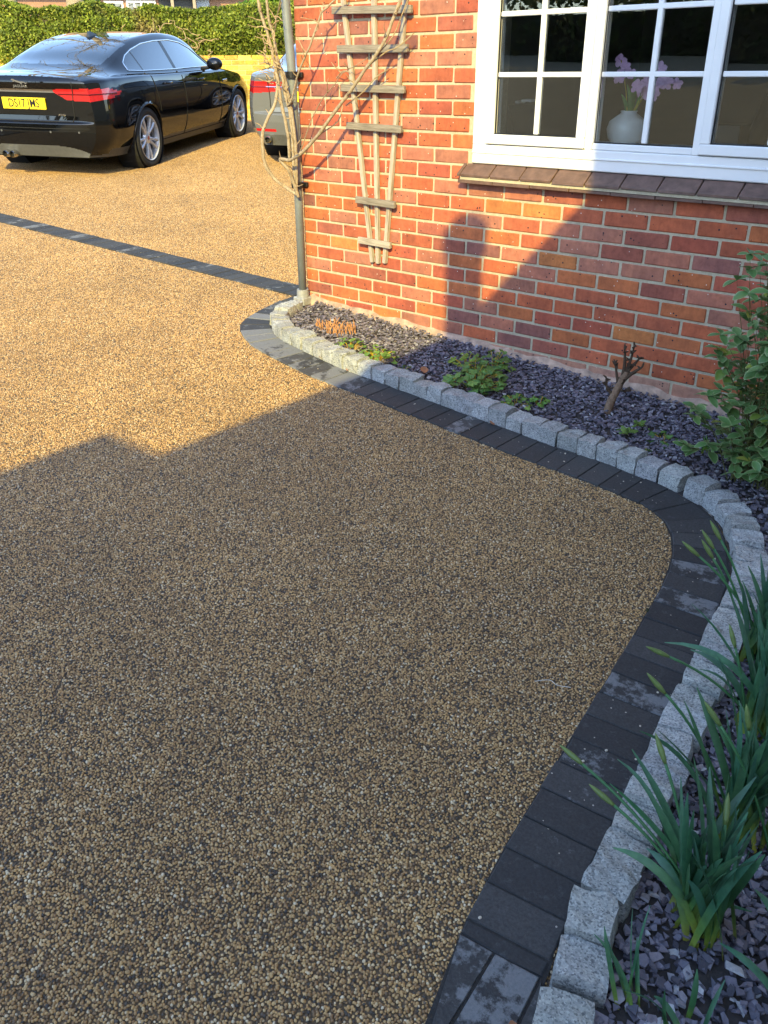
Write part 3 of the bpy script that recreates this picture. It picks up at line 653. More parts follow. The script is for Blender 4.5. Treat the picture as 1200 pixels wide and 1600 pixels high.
def blade(parent, base, tip, r, w=None, kind=0):
    base = Vector(base); tip = Vector(tip); L = (tip-base).length; w = w or r.uniform(.0065, .0100)
    ctl = base + Vector((0, 0, L*(.24 if kind != 2 else .60))) + (tip-base)*(.42 if kind != 2 else .30) + Vector((r.uniform(-.02, .02), r.uniform(-.02, .02), 0))
    N = 9; vs = []; tv = []; side = None; view = Vector((r.uniform(-1, 1), r.uniform(-1, 1), .2))
    for i in range(N+1):
        t = i/N; p = base*(1-t)**2 + ctl*2*t*(1-t) + tip*t*t
        tg = ((ctl-base)*(1-t)+(tip-ctl)*t).normalized()
        if side is None: side = tg.cross(view).normalized()
        side = (side-tg*side.dot(tg)).normalized(); nn = tg.cross(side)
        ww = w*(.7+.3*min(1, t*4))*(1 if t < .72 else max(.06, (1-t)/.28)**.7)
        for s, h in ((-1, .28), (0, 0), (1, .28)): vs.append(p-parent.location+side*s*ww+nn*h*ww); tv.append(t)
    fs = [(3*i+k, 3*i+k+1, 3*i+k+4, 3*i+k+3) for i in range(N) for k in range(2)]
    me = mesh('leaf', vs, fs, BLADE, True); setattr_t(me, tv)
    o = obj('leaf', me, parent); f = r.uniform(.8, 1.2); o.color = (f*r.uniform(.85, 1.15), f, f*r.uniform(.8, 1.15), 1)
def bud(parent, base, tip, r):
    base = Vector(base); tip = Vector(tip); L = (tip-base).length
    ctl = base+Vector((0, 0, L*.22))+(tip-base)*.42; N = 9
    P = [base*(1-t)**2+ctl*2*t*(1-t)+tip*t*t-parent.location for t in [i/N for i in range(N+1)]]
    vs, fs = tubeg(P, .0034, 6); me = mesh('flower_stem', vs, fs, BLADE, True); setattr_t(me, [min(1, .25+i/60) for i in range(len(vs))]); o = obj('flower_stem', me, parent); o.color = (1.1, 1.2, .8, 1)
    d = (P[-1]-P[-2]).normalized(); Q = [P[-1]+d*s for s in (-.004, .008, .022, .036, .050, .060)]
    vs, fs = tubeg(Q, [.0034, .0054, .0066, .0056, .0034, .0006], 8); obj('bud', mesh('bud', vs, fs, BUD, True), parent)
TA = [(3.428, -2.527, .2, 0), (3.479, -2.586, .1, 2), (3.441, -2.468, .26, 0), (3.5, -2.523, .24, 0), (3.354, -2.517, .2, 1), (3.451, -2.555, .18, 1), (3.538, -2.558, .12, 2), (3.402, -2.436, .18, 2), (3.617, -2.442, .22, 0), (3.623, -2.397, .26, 0), (3.665, -2.348, .24, 0), (3.653, -2.466, .2, 1), (3.737, -2.394, .08, 2), (3.515, -2.475, .28, 1), (3.553, -2.481, .27, 0), (3.555, -2.425, .28, 0), (3.588, -2.417, .27, 0), (3.664, -2.433, .22, 0), (3.748, -2.5, .05, 2)]
TB = [(3.56, -2.297, .28, 1), (3.611, -2.257, .27, 1), (3.43, -2.312, .2, 0), (3.395, -2.303, .16, 2), (3.42, -2.259, .26, 1), (3.471, -2.277, .28, 0), (3.514, -2.251, .27, 0), (3.554, -2.244, .28, 0), (3.562, -2.184, .27, 0), (3.605, -2.185, .26, 0), (3.637, -2.209, .26, 0), (3.483, -2.241, .3, 0)]
TC = [(3.324, -1.864, .24, 0), (3.303, -1.961, .16, 2), (3.36, -1.918, .14, 2), (3.451, -2.017, .24, 0), (3.364, -2.108, .24, 1), (3.471, -1.935, .22, 1), (3.416, -2.002, .16, 2), (3.479, -1.842, .3, 0), (3.406, -1.815, .28, 0), (3.523, -1.873, .26, 0)]
TG = [(3.3, -1.646, .33, 1), (3.298, -1.688, .32, 1), (3.306, -1.704, .3, 1), (3.272, -1.721, .3, 1), (3.403, -1.599, .3, 0), (3.413, -1.774, .3, 0), (3.43, -1.775, .3, 0), (3.45, -1.66, .3, 0)]
TD = [(3.566, -2.788, .12, 0), (3.579, -2.71, .13, 0), (3.602, -2.681, .13, 0), (3.555, -2.778, .13, 0), (3.54, -2.784, .1, 0)]
TE = [(3.613, -2.825, .06, 2), (3.685, -2.783, .08, 0), (3.717, -2.722, .1, 0), (3.672, -2.793, .06, 0)]
TF = [(3.724, -2.614, .06, 2), (3.74, -2.489, .10, 2), (3.90, -2.50, .16, 0)]
def daffodil(label, bx, by, tips, extra, spread, seed, h=(.2, .33), w=None):
    r = random.Random(seed); t = thing('daffodil_clump', label, 'daffodils', (bx, by, G(bx, by)+.03), group='daffodils in the slate bed')
    for x, y, hh, k in tips:
        bb = (bx+r.gauss(0, spread), by+r.gauss(0, spread), G(bx, by)+.02); tp = (x, y, G(x, y)+hh+.03)
        (bud if k == 1 else blade)(t, bb, tp, r, **({} if k == 1 else dict(kind=k, w=w)))
    for _ in range(extra):
        a = r.uniform(0, 6.28); d = r.uniform(.01, .10); hh = r.uniform(*h)
        bb = (bx+r.gauss(0, spread), by+r.gauss(0, spread), G(bx, by)+.02)
        blade(t, bb, (bx+d*cos(a), by+d*sin(a), G(bx, by)+.03+hh), r, kind=0, w=w)
daffodil('largest clump of budding daffodils leaning over the granite setts, lime bases in bare slate', 3.672, -2.562, TA, 38, .026, 1)
daffodil('dense upright clump of budding daffodils behind the largest clump', 3.655, -2.27, TB, 38, .030, 2)
daffodil('tall clump of daffodils whose long buds reach over the dark pavers', 3.485, -1.67, TG, 20, .030, 7)
daffodil('low-arching clump of daffodils between the tall clump and the dense upright one', 3.575, -1.95, TC, 26, .034, 3)
daffodil('small young daffodil tuft of short blades beside the end sett', 3.630, -2.800, TD, 1, .016, 4, (.08, .12), .0045)
daffodil('short daffodil shoots with one stubby yellowish tip in open slate', 3.735, -2.785, TE, 3, .014, 5, (.05, .1), .006)
daffodil('arching daffodil blades trailing low across the slate', 3.86, -2.59, TF, 6, .02, 6, (.12, .22))

# lobed-leaf perennials
def lobed(seed):
    r = random.Random(seed); out = [(0, 0, 0)]; n = 13
    for i in range(n):
        a = -2.3+4.6*i/(n-1); rad = (.72+.28*abs(cos(a*1.5)))*(1-.25*abs(a)/2.3)*r.uniform(.88, 1.05)*(1 if i % 2 else .80); out.append((rad*sin(a), rad*cos(a)*.95+.12, -.22*abs(sin(a*1.5))**2+.10*r.uniform(-1, 1)))
    return mesh('leaf', out, [(0, i, i+1) for i in range(1, n)], GREEN, False)
LB = [lobed(k) for k in range(5)]
from mathutils import Euler
def leafy(label, x, y, n, R, H, seed, size=(.016, .030), col=(1, 1, 1), cat='plant', stalkmat=None):
    r = random.Random(seed); t = thing('leafy_plant', label, cat, (x, y, G(x, y)+.03), group='low plants in the slate bed')
    for i in range(n):
        a = r.uniform(0, 6.28); d = R*sqrt(r.random()); z = H*(1-(d/R)**2*.8)*r.uniform(.45, 1.05); s = r.uniform(*size)
        o = obj('leaf', LB[r.randrange(5)], t, (d*cos(a), d*sin(a), z), (r.uniform(-.6, .3), r.uniform(-.4, .4), a-pi/2+r.uniform(-.5, .5))); o.scale = (s, s, s)
        f = r.uniform(.75, 1.2); o.color = (col[0]*f, col[1]*f, col[2]*f, 1)
        if i % 2 == 0:
            b = MB(); b.tube([(d*.15*cos(a), d*.15*sin(a), -.02), (d*.6*cos(a), d*.6*sin(a), z*.7), (d*cos(a), d*sin(a), z)], .0015, 4); o = obj('stalk', b.me('stalk', BLADE), t); o.color = (2, 1.2, .8, 1)
leafy('bright green lobed plant in the sun against the setts', 1.085, -.565, 60, .11, .095, 51, col=(1.35, 1.3, 1.0))
leafy('sunlit green tuft between the dried orange clump and setts', .86, -.54, 34, .085, .08, 52, col=(1.15, 1.1, 1))
leafy('tiny green sprig just inside the shade edge', 1.275, -.575, 10, .035, .035, 53)
leafy('biggest lobed-leaf plant, its shaded mound hanging over the setts', 1.67, -.50, 90, .15, .13, 54, (.024, .042), col=(.95, 1, 1))
leafy('shaded yellowish ferny shoots close to the brick wall', 1.50, -.33, 34, .10, .10, 55, (.016, .028), col=(1.25, 1.15, .8))
leafy('shaded compact green leaf mound beneath the brick wall', 1.63, -.27, 34, .09, .14, 56, (.022, .04))
leafy('small spreading green sprout hugging the setts', 1.945, -.565, 26, .085, .055, 57, (.018, .028), col=(1.1, 1.1, 1))
leafy('pair of broad green leaves lying on open slate', 2.04, -.49, 12, .055, .05, 58, (.024, .032), col=(.8, 1, .8))
leafy('drooping grey-green seedling standing before the dead stump', 2.49, -.52, 6, .035, .045, 59, (.026, .036), col=(.85, .85, .9))
leafy('small fresh green seedling nearest the dead stump', 2.515, -.42, 7, .03, .045, 60, (.022, .032))
leafy('low crinkled dark green rosette in the slate', 2.65, -.465, 12, .055, .035, 61, (.026, .038), col=(.65, .85, .75))
leafy('tiny dark moss tuft tucked behind the setts', 2.645, -.615, 12, .02, .018, 62, (.007, .012), col=(.35, .5, .3))
for nm, x, y, n, sd_ in (('upright tuft of lime green shoots beside the variegated shrub', 2.83, -.45, 9, 71), ('two thin lime shoots next to the bigger lime tuft', 2.875, -.40, 3, 72)):
    r = random.Random(sd_); t = thing('green_shoots', nm, 'plant', (x, y, G(x, y)+.03), group='low plants in the slate bed')
    for i in range(n):
        a = r.uniform(0, 6.28); d = r.uniform(0, .022); bb = (x+d*cos(a), y+d*sin(a), G(x, y)+.02); blade(t, bb, (bb[0]+r.uniform(-.012, .012), bb[1]+r.uniform(-.012, .012), G(x, y)+.03+r.uniform(.04, .075)), r, .003)
    for c in t.children: c.color = (1.9, 1.7, .6, 1)
# dried orange stems
t = thing('dried_plant', 'cut-down clump of dried orange stems in the sunlit slate', 'plant', (.57, -.335, G(.57, -.335)+.03)); r = random.Random(81)
STRAW = plain('dry_stem', (.48, .24, .10), .8, var=.4, scale=40)
for i in range(95):
    a = r.uniform(0, 6.28); d = sqrt(r.random()); x = .145*d*cos(a); y = .075*d*sin(a); L = r.uniform(.025, .055)
    b = MB(); b.tube([(x, y, -.02), (x+r.uniform(-.008, .008), y+r.uniform(-.008, .008), L*.5), (x+r.uniform(-.022, .022), y+r.uniform(-.022, .022), L)], [.0028, .0024, .0016], 5); obj('stem', b.me('stem', STRAW), t)
# dead stump
t = thing('dead_stump', 'gnarled dead shrub stump with broken twigs leaning in the slate', 'stump', (2.311, -.336, G(2.311, -.336)+.02)); r = random.Random(91)
P = spline([(0, 0, -.03), (.012, .004, .05), (.03, .01, .11), (.05, .015, .17), (.062, .02, .21)], 4)
b = MB(); b.tube(P, [.022*(1-.35*i/(len(P)-1))*(1+.18*noise.noise(p*70)) for i, p in enumerate(P)], 10); o = obj('trunk', b.me('trunk', MT['bark'], smooth=True), t); o.color = (.80, .62, .55, 1)
for q0, q1, q2, ra in (((.05, .015, .16), (.055, .01, .24), (.048, .005, .315), .012), ((.055, .018, .19), (.075, .02, .26), (.084, .02, .335), .010), ((.045, .012, .15), (.085, .02, .20), (.135, .02, .245), .013), ((.02, .008, .09), (-.012, .0, .12), (-.02, -.005, .17), .011), ((.04, .01, .13), (.02, .005, .21), (.012, 0, .245), .009), ((.035, .01, .12), (.075, .0, .125), (.105, -.01, .135), .006), ((.06, .02, .2), (.10, .03, .26), (.115, .03, .28), .009)):
    P = spline([q0, q1, q2], 4); b = MB(); b.tube(P, [ra*(1-.72*i/(len(P)-1))*(1+.3*noise.noise(p*90)) for i, p in enumerate(P)], 7); o = obj('branch', b.me('branch', MT['bark']), t); o.color = (.28, .22, .20, 1)
    for k in range(12):
        i = r.randrange(2, len(P)); d = Vector((r.uniform(-1, 1), r.uniform(-1, 1), r.uniform(-.1, 1))).normalized()*r.uniform(.012, .03)
        b = MB(); b.tube([P[i], P[i]+d*.6, P[i]+d], [.005, .0042, .0015], 5); o = obj('twig', b.me('twig', MT['bark']), t); o.color = (.25, .2, .18, 1)

# variegated shrub
def var_mat():
    M = Mat('variegated_leaf', .35, spec=.5)
    a = M.node('ShaderNodeAttribute', attribute_name='t').outputs['Fac']; rr = M.orand()
    n = M.noise(120, M.pos(), 3); e = M.math('ADD', a, M.math('MULTIPLY', M.math('SUBTRACT', n, .5), .55))
    gcol = M.ramp(rr, [(0, (.09, .19, .07)), (.35, (.15, .27, .07)), (.7, (.27, .36, .06)), (1, (.42, .40, .07))])
    c = M.mix(gcol, M.ramp(rr, [(0, (.26, .35, .17)), (.7, (.40, .43, .18)), (1, (.48, .45, .16))]), M.ramp(e, [(.72, 0.0), (.92, 1.0)])); M.col(c)
    t = M.node('ShaderNodeBsdfTranslucent'); M.ln(c, t.inputs[0]); mx = M.node('ShaderNodeMixShader'); mx.inputs[0].default_value = .2
    M.ln(M.b.outputs[0], mx.inputs[1]); M.ln(t.outputs[0], mx.inputs[2]); M.ln(mx.outputs[0], M.n['Material Output'].inputs[0]); return M.m
VAR = var_mat()
def oval(seed):
    r = random.Random(seed); vs = []; tv = []; N = 6; wd = r.uniform(.26, .36); dr = r.uniform(.1, .35)
    for i in range(N+1):
        t = i/N; w = wd*sin(pi*min(1, t*.94+.03))**.75; z = -dr*t*t
        for s in (-1, -.5, 0, .5, 1): vs.append((s*w, t, z+.22*abs(s)*w)); tv.append(max(abs(s), abs(2*t-1)**3))
    fs = [(5*i+k, 5*i+k+1, 5*i+k+6, 5*i+k+5) for i in range(N) for k in range(4)]
    me = mesh('leaf', vs, fs, VAR, True); setattr_t(me, tv); return me
OV = [oval(k) for k in range(6)]
SB = Vector((3.09, -.55, G(3.09, -.55)+.03))
t = thing('variegated_shrub', 'bushy shrub with cream-edged green leaves at the bend of the bed', 'shrub', SB); r = random.Random(101); nl = 0
extra = MB(); etv = []
for k in range(150):
    a = r.uniform(0, 6.28); lean = r.uniform(.05, 1.0); H = r.uniform(.12, 1.08)
    tip = Vector((.31*lean*cos(a), .28*lean*sin(a), H*(1-.28*lean))); b0 = Vector((r.uniform(-.09, .09), r.uniform(-.09, .09), -.03)); mid = b0.lerp(tip, .5)+Vector((0, 0, .05))
    P = spline([b0, mid, tip], 5); b = MB(); b.tube(P, [.0028*(1-.7*i/(len(P)-1)) for i in range(len(P))], 5); o = obj('branch', b.me('branch', MT['bark']), t); o.color = (.35, .42, .2, 1)
    for j in range(11):                                            # a whorl at the tip, more leaves below
        q = P[-1] if j < 5 else P[r.randrange(3, len(P)-1)]; az = a+j*2.4+r.uniform(-.4, .4); s = r.uniform(.040, .066); e = (r.uniform(-.35, .75), r.uniform(-.4, .4), az)
        if nl < 300 and tip.y < .12: o = obj('leaf', OV[r.randrange(6)], t, q, e); o.scale = (s, s, s); nl += 1
        else:
            me = OV[r.randrange(6)]; Mx = Matrix.Translation(q) @ Euler(e).to_matrix().to_4x4() @ Matrix.Scale(s, 4)
            extra.add([Mx @ v.co for v in me.vertices], [tuple(p.vertices) for p in me.polygons]); etv += [d.value for d in me.attributes['t'].data]
me = extra.me('foliage', VAR, smooth=True); setattr_t(me, etv); o = obj('foliage', me, t); o['kind'] = 'stuff'
# small litter
t = tag(obj('moss_tuft', LB[0].copy(), loc=(3.117, -1.62, G(3.117, -1.62)+.010)), 'dark moss tuft growing at a pale paver end', 'moss'); t.scale = (.012, .016, .02); t.data.materials[0] = plain('moss', (.03, .035, .012), .95, var=.4)
def curl(seed, s):
    r = random.Random(seed); vs = []
    for i in range(5):
        tt = i/4; w = .45*sin(pi*min(1, tt*.9+.05)); vs += [(-w, tt, .25*w+.3*tt*tt), (0, tt, .3*tt*tt), (w, tt, .3*w+.3*tt*tt)]
    return mesh('fallen_leaf', [(x*s, y*s, z*s) for x, y, z in vs], [(3*i+k, 3*i+k+1, 3*i+k+4, 3*i+k+3) for i in range(4) for k in range(2)], DRY, True)
DRY = plain('dry_leaf', (.30, .13, .06), .8, var=.3, scale=60)
for i, (x, y, s, a, lb) in enumerate(((3.50, -2.98, .028, 1.0, 'orange fallen leaf in the paver joint beside the last sett'), (1.02, -.735, .03, .3, 'curled brown leaf against the sunlit setts'), (.80, -.69, .025, 2, 'tiny brown leaf beside the sunlit setts'), (1.98, -.785, .03, 1.4, 'brown leaf litter wedged between shaded setts and pavers'), (3.10, -.90, .026, 2.2, 'rust leaf scrap at the bend of the setts'), (1.40, -.56, .05, .8, 'dark curled leaf lying on shaded slate'))):
    tag(obj('fallen_leaf', curl(i, s), loc=(x, y, G(x, y)+(.012 if i != 5 else .045)), rot=(.1, .2, a)), lb, 'leaf')
b = MB(); b.tube(spline([(3.02, -2.13, G(3.02, -2.13)+.008), (3.05, -2.10, G(3.05, -2.1)+.010), (3.075, -2.10, G(3.075, -2.1)+.006), (3.11, -2.085, G(3.11, -2.085)+.008)], 4), .0011, 5)
tag(obj('pale_twig', b.me('pale_twig', plain('pale_twig_bark', (.55, .52, .45), .8))), 'thin pale twig lying on the gravel near the dark pavers', 'twig')
r = random.Random(55); 
for i in range(26):                                                # strays of gravel and grit on the pavers
    k = r.randrange(0, 300); q = PI[k].lerp(min(PO, key=lambda w: (w-PI[k]).length), r.uniform(.1, .9)); s = r.uniform(.0022, .0042)
    o = obj('stray_pebble', bpy.data.meshes.get('stray_pebble') or mesh('stray_pebble', *(lambda g: ([(x, y*.8, z*.6) for x, y, z in g[0]], g[1]))(boxg(-1, 1, -1, 1, -1, 1, .45)), plain('pebble', (.55, .48, .38), .6, var=.2)), edging, (q.x, q.y, G(q.x, q.y)+.006+s*.5), (0, 0, r.uniform(0, 6))); o.scale = (s, s, s)
# ------------------------------------------------------------------ cars
import numpy as np
def paint(name, c, coat=1.0, flake=.25):
    M = Mat(name, .4, c, 0.0, .0, coat); M.b.inputs['Coat Roughness'].default_value = .02; M.b.inputs['Coat IOR'].default_value = 1.55
    n = M.noise(900, M.pos(True), 1); M.col(M.ramp(n, [(.3, tuple(x*(1-flake) for x in c)), (.7, tuple(x*(1+flake) for x in c))])); return M.m
CG = plain('car_glass', (.010, .014, .015), .015, var=.1, spec=.9, coat=1.0)
CHROME = plain('chrome', (.62, .62, .63), .12, 1.0, var=.05)
ALLOY = plain('alloy', (.66, .67, .70), .30, .45, var=.06)
REDL = plain('red_lens', (.40, .008, .010), .06, var=.12, coat=1.0)
PLATE = plain('yellow_plate', (.80, .62, .02), .35, var=.03)
GREYT = plain('grey_trim', (.085, .088, .092), .45, var=.15)
WELL = plain('wheel_well', (.01, .01, .01), .9, var=.2)
def hermite(xs, ys, x):
    xs = np.asarray(xs, float); ys = np.asarray(ys, float); d = np.gradient(ys, xs)
    i = np.clip(np.searchsorted(xs, x)-1, 0, len(xs)-2); h = xs[i+1]-xs[i]; t = (x-xs[i])/h
    return (2*t**3-3*t**2+1)*ys[i]+(t**3-2*t**2+t)*h*d[i]+(-2*t**3+3*t**2)*ys[i+1]+(t**3-t**2)*h*d[i+1]
XS = [.06, .2, .45, .8, 1.08, 1.5, 2.0, 2.5, 3.0, 3.5, 3.72, 4.04, 4.4, 4.7, 4.88]
TAB = {  # half-width y and height z of each body line along the car
 'A': ([.66, .72, .76, .78, .79, .79, .79, .79, .79, .79, .79, .78, .75, .68, .55], [.24, .23, .21, .20, .19, .185, .185, .185, .185, .185, .185, .19, .19, .20, .22]),
 'B': ([.775, .855, .895, .905, .905, .895, .89, .89, .89, .895, .90, .905, .88, .80, .66], [.42, .42, .42, .42, .42, .40, .39, .39, .39, .40, .41, .42, .42, .42, .42]),
 'C': ([.80, .88, .918, .932, .938, .928, .922, .920, .920, .924, .928, .932, .905, .82, .68], [.66, .67, .68, .70, .71, .70, .69, .69, .69, .68, .68, .67, .64, .60, .54]),
 'D': ([.755, .84, .880, .898, .903, .895, .890, .888, .886, .880, .875, .865, .825, .735, .60], [.95, .965, .98, .985, .985, .970, .957, .947, .937, .922, .912, .88, .83, .75, .64]),
 'E': ([.715, .785, .80, .795, .800, .812, .818, .818, .812, .800, .785, .74, .69, .60, .48], [.995, 1.01, 1.022, 1.025, 1.022, 1.012, 1.002, .992, .982, .965, .950, .912, .86, .775, .66]),
 'F': ([.55, .61, .63, .635, .625, .605, .60, .605, .615, .645, .665, .56, .50, .43, .34], [1.022, 1.04, 1.056, 1.105, 1.19, 1.290, 1.345, 1.352, 1.285, 1.07, .985, .945, .888, .805, .685]),
 'Gl': ([.30, .33, .35, .38, .39, .40, .41, .41, .41, .42, .42, .34, .30, .26, .2], [1.034, 1.05, 1.066, 1.140, 1.235, 1.338, 1.392, 1.398, 1.33, 1.105, 1.005, .962, .905, .822, .70]),
 'H': ([0]*15, [1.038, 1.054, 1.070, 1.150, 1.248, 1.352, 1.405, 1.411, 1.345, 1.118, 1.012, .97, .912, .83, .706]),
}
KEYS = ['A', 'B', 'C', 'D', 'E', 'F', 'Gl', 'H']
NSP = 18
def section(x):
    K = np.array([[hermite(XS, TAB[k][0], x), hermite(XS, TAB[k][1], x)] for k in KEYS]); out = []
    for i in range(len(K)-1):
        a = K[max(i-1, 0)]; b = K[i]; c = K[i+1]; d = K[i+2] if i+2 < len(K) else np.array([-K[i][0], K[i][1]])
        tight = .55 if i in (3, 4) else 1.0
        m0 = (c-a)*.5*tight; m1 = (d-b)*.5*tight
        if i == 0: m0 = (c-b)
        for j in range(NSP):
            t = j/NSP; out.append((2*t**3-3*t**2+1)*b+(t**3-2*t**2+t)*m0+(-2*t**3+3*t**2)*c+(t**3-t**2)*m1)
    out.append(K[-1]); return np.array(out)
SX_ = np.concatenate([np.linspace(.06, .7, 40), np.linspace(.7, 4.88, 150)[1:]])
GRID = np.array([section(x) for x in SX_])                            # [nx, m, (y, z)]
def flank(x, z):
    s = section(x)[:4*NSP+1]; return float(np.interp(z, s[:, 1], s[:, 0]))
def rear_x(y, z):
    ring = float(np.interp(z, GRID[0][:4*NSP+1, 1], GRID[0][:4*NSP+1, 0])); s = min(1, abs(y)/ring)
    xc = float(np.interp(z, [.24, .36, .50, .585, .60, .66, .90, .97, 1.0], [.05, -.01, -.03, -.02, .035, .045, .05, .015, .02])); return .06+(xc-.06)*(1-s**3.0)
def poly_in(x, z, P): return inside(x, z, P)
DLO = [(1.02, 1.052), (1.06, 1.13), (1.2, 1.195), (1.4, 1.250), (1.7, 1.303), (2.05, 1.325), (2.45, 1.325), (2.75, 1.29), (3.0, 1.215), (3.22, 1.09), (3.36, 1.0), (3.2, .998), (2.2, 1.012), (1.3, 1.035)]
AX0, AX1, WZ = 1.08, 4.04, .335
def build_car(name, label, pos_axle, head, body_mat, drop, kind):
    h = Vector((-sin(head), cos(head), 0)); z0 = GN; h = (h-z0*h.dot(z0)).normalized(); l = z0.cross(h)
    root = thing(name, label, 'car'); o0 = Vector((pos_axle[0], pos_axle[1], G(*pos_axle)+drop))-h*AX0
    Mx = Matrix((h, l, z0)).transposed().to_4x4(); Mx.translation = o0; root.matrix_world = Mx
    parts = {}
    def put(key, quad):
        parts.setdefault(key, MB()).add(quad, [tuple(range(len(quad)))])
    nx, m, _ = GRID.shape; RA = .372
    def snap(p):
        for ax in (AX0, AX1):
            dx, dz = p[0]-ax, p[2]-WZ; d = sqrt(dx*dx+dz*dz)
            if abs(d-RA) < .028 and abs(p[1]) > .6 and p[2] < .85 and d > 1e-6: return (ax+dx*RA/d, p[1], WZ+dz*RA/d)
        return p
    for side in (1, -1):
        for i in range(nx-1):
            for j in range(m-1):
                q = [(SX_[i], side*GRID[i, j, 0], GRID[i, j, 1]), (SX_[i+1], side*GRID[i+1, j, 0], GRID[i+1, j, 1]), (SX_[i+1], side*GRID[i+1, j+1, 0], GRID[i+1, j+1, 1]), (SX_[i], side*GRID[i, j+1, 0], GRID[i, j+1, 1])]
                cx = sum(a[0] for a in q)/4; cy = sum(a[1] for a in q)/4; cz = sum(a[2] for a in q)/4
                if cz < .80 and abs(cy) > .5 and min((cx-AX0)**2, (cx-AX1)**2)+(cz-WZ)**2 < RA*RA: continue
                q = [snap(a) for a in q]
                if side > 0: q = q[::-1]
                key = 'body'
                if j >= 4*NSP-2 and abs(cy) > .56 and inside(cx, cz, DLO):
                    key = None if 2.17 < cx < 2.245 else ('side_window', side, 0 if cx < 1.36 else (1 if cx < 2.2 else 2))
                    if 1.345 < cx < 1.372: key = None
                    if key is None: key = 'pillar'
                elif j >= 5*NSP-3:
                    ya = abs(cy)/.60
                    if .69+.10*ya**2 < cx < 1.46-.05*ya**2 and abs(cy) < .565: key = 'rear_window'
                    elif 2.95+.05*ya**2 < cx < 3.66-.12*ya**2 and abs(cy) < .60: key = 'windscreen'
                q_ = cx-.06
                if kind == 'saloon':
                    top = np.interp(q_, [0, .26, .48], [.925, .918, .872]); bot = np.interp(q_, [0, .24, .48], [.800, .812, .862])
                else:
                    top = np.interp(q_, [0, .3, .34], [.93, .92, .90]); bot = np.interp(q_, [0, .3, .34], [.80, .80, .83])
                if q_ < (.48 if kind == 'saloon' else .34) and bot < cz < top and j < 4*NSP: key = ('tail_lamp', side)
                if cz < (.30 if cx > .3 else .255): key = 'lower_trim'
                put(key, q)
    # rear face
    zs = list(np.linspace(.24, .995, 100)); ns = 80; top = GRID[0][4*NSP:]
    def cap_pt(s, k):
        if k < len(zs): ring = float(np.interp(zs[k], GRID[0][:4*NSP+1, 1], GRID[0][:4*NSP+1, 0])); y = s*ring; return (rear_x(y, zs[k]), y, zs[k])
        y = s*.715; return (.06, y, float(np.interp(abs(y), top[::-1, 0], top[::-1, 1])))
    for k in range(len(zs)):
        for i in range(-ns, ns):
            q = [cap_pt(i/ns, k), cap_pt((i+1)/ns, k), cap_pt((i+1)/ns, k+1), cap_pt(i/ns, k+1)]; q = q[::-1]
            cy = (q[0][1]+q[1][1])/2; cz = (q[0][2]+q[2][2])/2; key = 'body'; ring = float(np.interp(cz, GRID[0][:4*NSP+1, 1], GRID[0][:4*NSP+1, 0])); q_ = abs(cy)-ring; sd_ = 1 if cy > 0 else -1
            if kind == 'saloon':
                if q_ > -.40 and np.interp(q_, [-.40, -.27, 0], [.887, .812, .800]) < cz < np.interp(q_, [-.4, 0], [.914, .925]): key = ('tail_lamp', sd_)
                elif abs(cy) < .46 and .883 < cz < .912: key = 'chrome_bar'
                if cz < .25+.115*(1-(abs(cy)/.74)**4): key = 'lower_trim'
            else:
                if q_ > -.34 and np.interp(q_, [-.34, 0], [.825, .80]) < cz < .925: key = ('tail_lamp', sd_)
                if q_ > -.26 and .39 < cz < .425: key = ('reflector', sd_)
                if cz < .36: key = 'lower_trim'
            put(key, q)
    # nose
    fr = GRID[-1]
    for j in range(m-1):
        for side in (1, -1):
            q = [(4.88, side*fr[j, 0], fr[j, 1]), (4.95, 0, fr[j, 1]), (4.95, 0, fr[j+1, 1]), (4.88, side*fr[j+1, 0], fr[j+1, 1])]; put('body', q if side < 0 else q[::-1])
    names = {}
    for key, b in parts.items():
        nm = key if isinstance(key, str) else key[0]
        mt = dict(body=body_mat, pillar=MT['dark'], side_window=CG, rear_window=CG, windscreen=CG, tail_lamp=REDL, reflector=REDL, lower_trim=GREYT, chrome_bar=CHROME)[nm]
        me = b.me(nm, mt, smooth=True); bm = bmesh.new(); bm.from_mesh(me); bmesh.ops.remove_doubles(bm, verts=bm.verts[:], dist=.0006); bmesh.ops.recalc_face_normals(bm, faces=bm.faces[:]) if nm == 'x' else None
        bm.to_mesh(me); bm.free(); names[key] = obj(nm, me, root)
    # underbody and wheel wells
    b = MB(); b.box(.25, 4.7, -.70, .70, .20, .40); b.box(.25, 4.7, -.5, .5, .40, .62); obj('underbody', b.me('underbody', WELL), root)
    for ax in (AX0, AX1):
        for s in (1, -1):
            pv, pf = lathe([(.371, 0), (.371, .28), (0, .28)], 28, 'Y'); o = obj('wheel_well', mesh('wheel_well', [(x, -s*y, z) for x, y, z in pv], pf, WELL), root, (ax, s*.905, WZ))
            pts = [(ax+.374*cos(a), s*(flank(min(max(ax+.374*cos(a), .1), 4.85), max(.2, WZ+.374*sin(a)))+.003), WZ+.374*sin(a)) for a in [(-.33+(pi+.66)*k/26) for k in range(27)]]
            bb = MB(); bb.tube(pts, .009, 6); obj('arch_lip', bb.me('arch_lip', body_mat, smooth=True), root)
    # wheels
    tyre = mesh('tyre', *lathe([(.245, -.10), (.275, -.122), (.305, -.122), (.325, -.112), (.334, -.095), (.329, -.093), (.329, -.086), (.336, -.084), (.336, -.036), (.329, -.034), (.329, -.026), (.336, -.024), (.336, .024), (.329, .026), (.329, .034), (.336, .036), (.336, .084), (.329, .086), (.329, .093), (.334, .095), (.325, .112), (.305, .122), (.275, .122), (.245, .10)], 56), MT['rubber'], True)
    rimv, rimf = lathe([(.232, .085), (.244, .100), (.250, .112), (.245, .118), (.236, .108), (.228, .07), (.225, -.09)], 48)
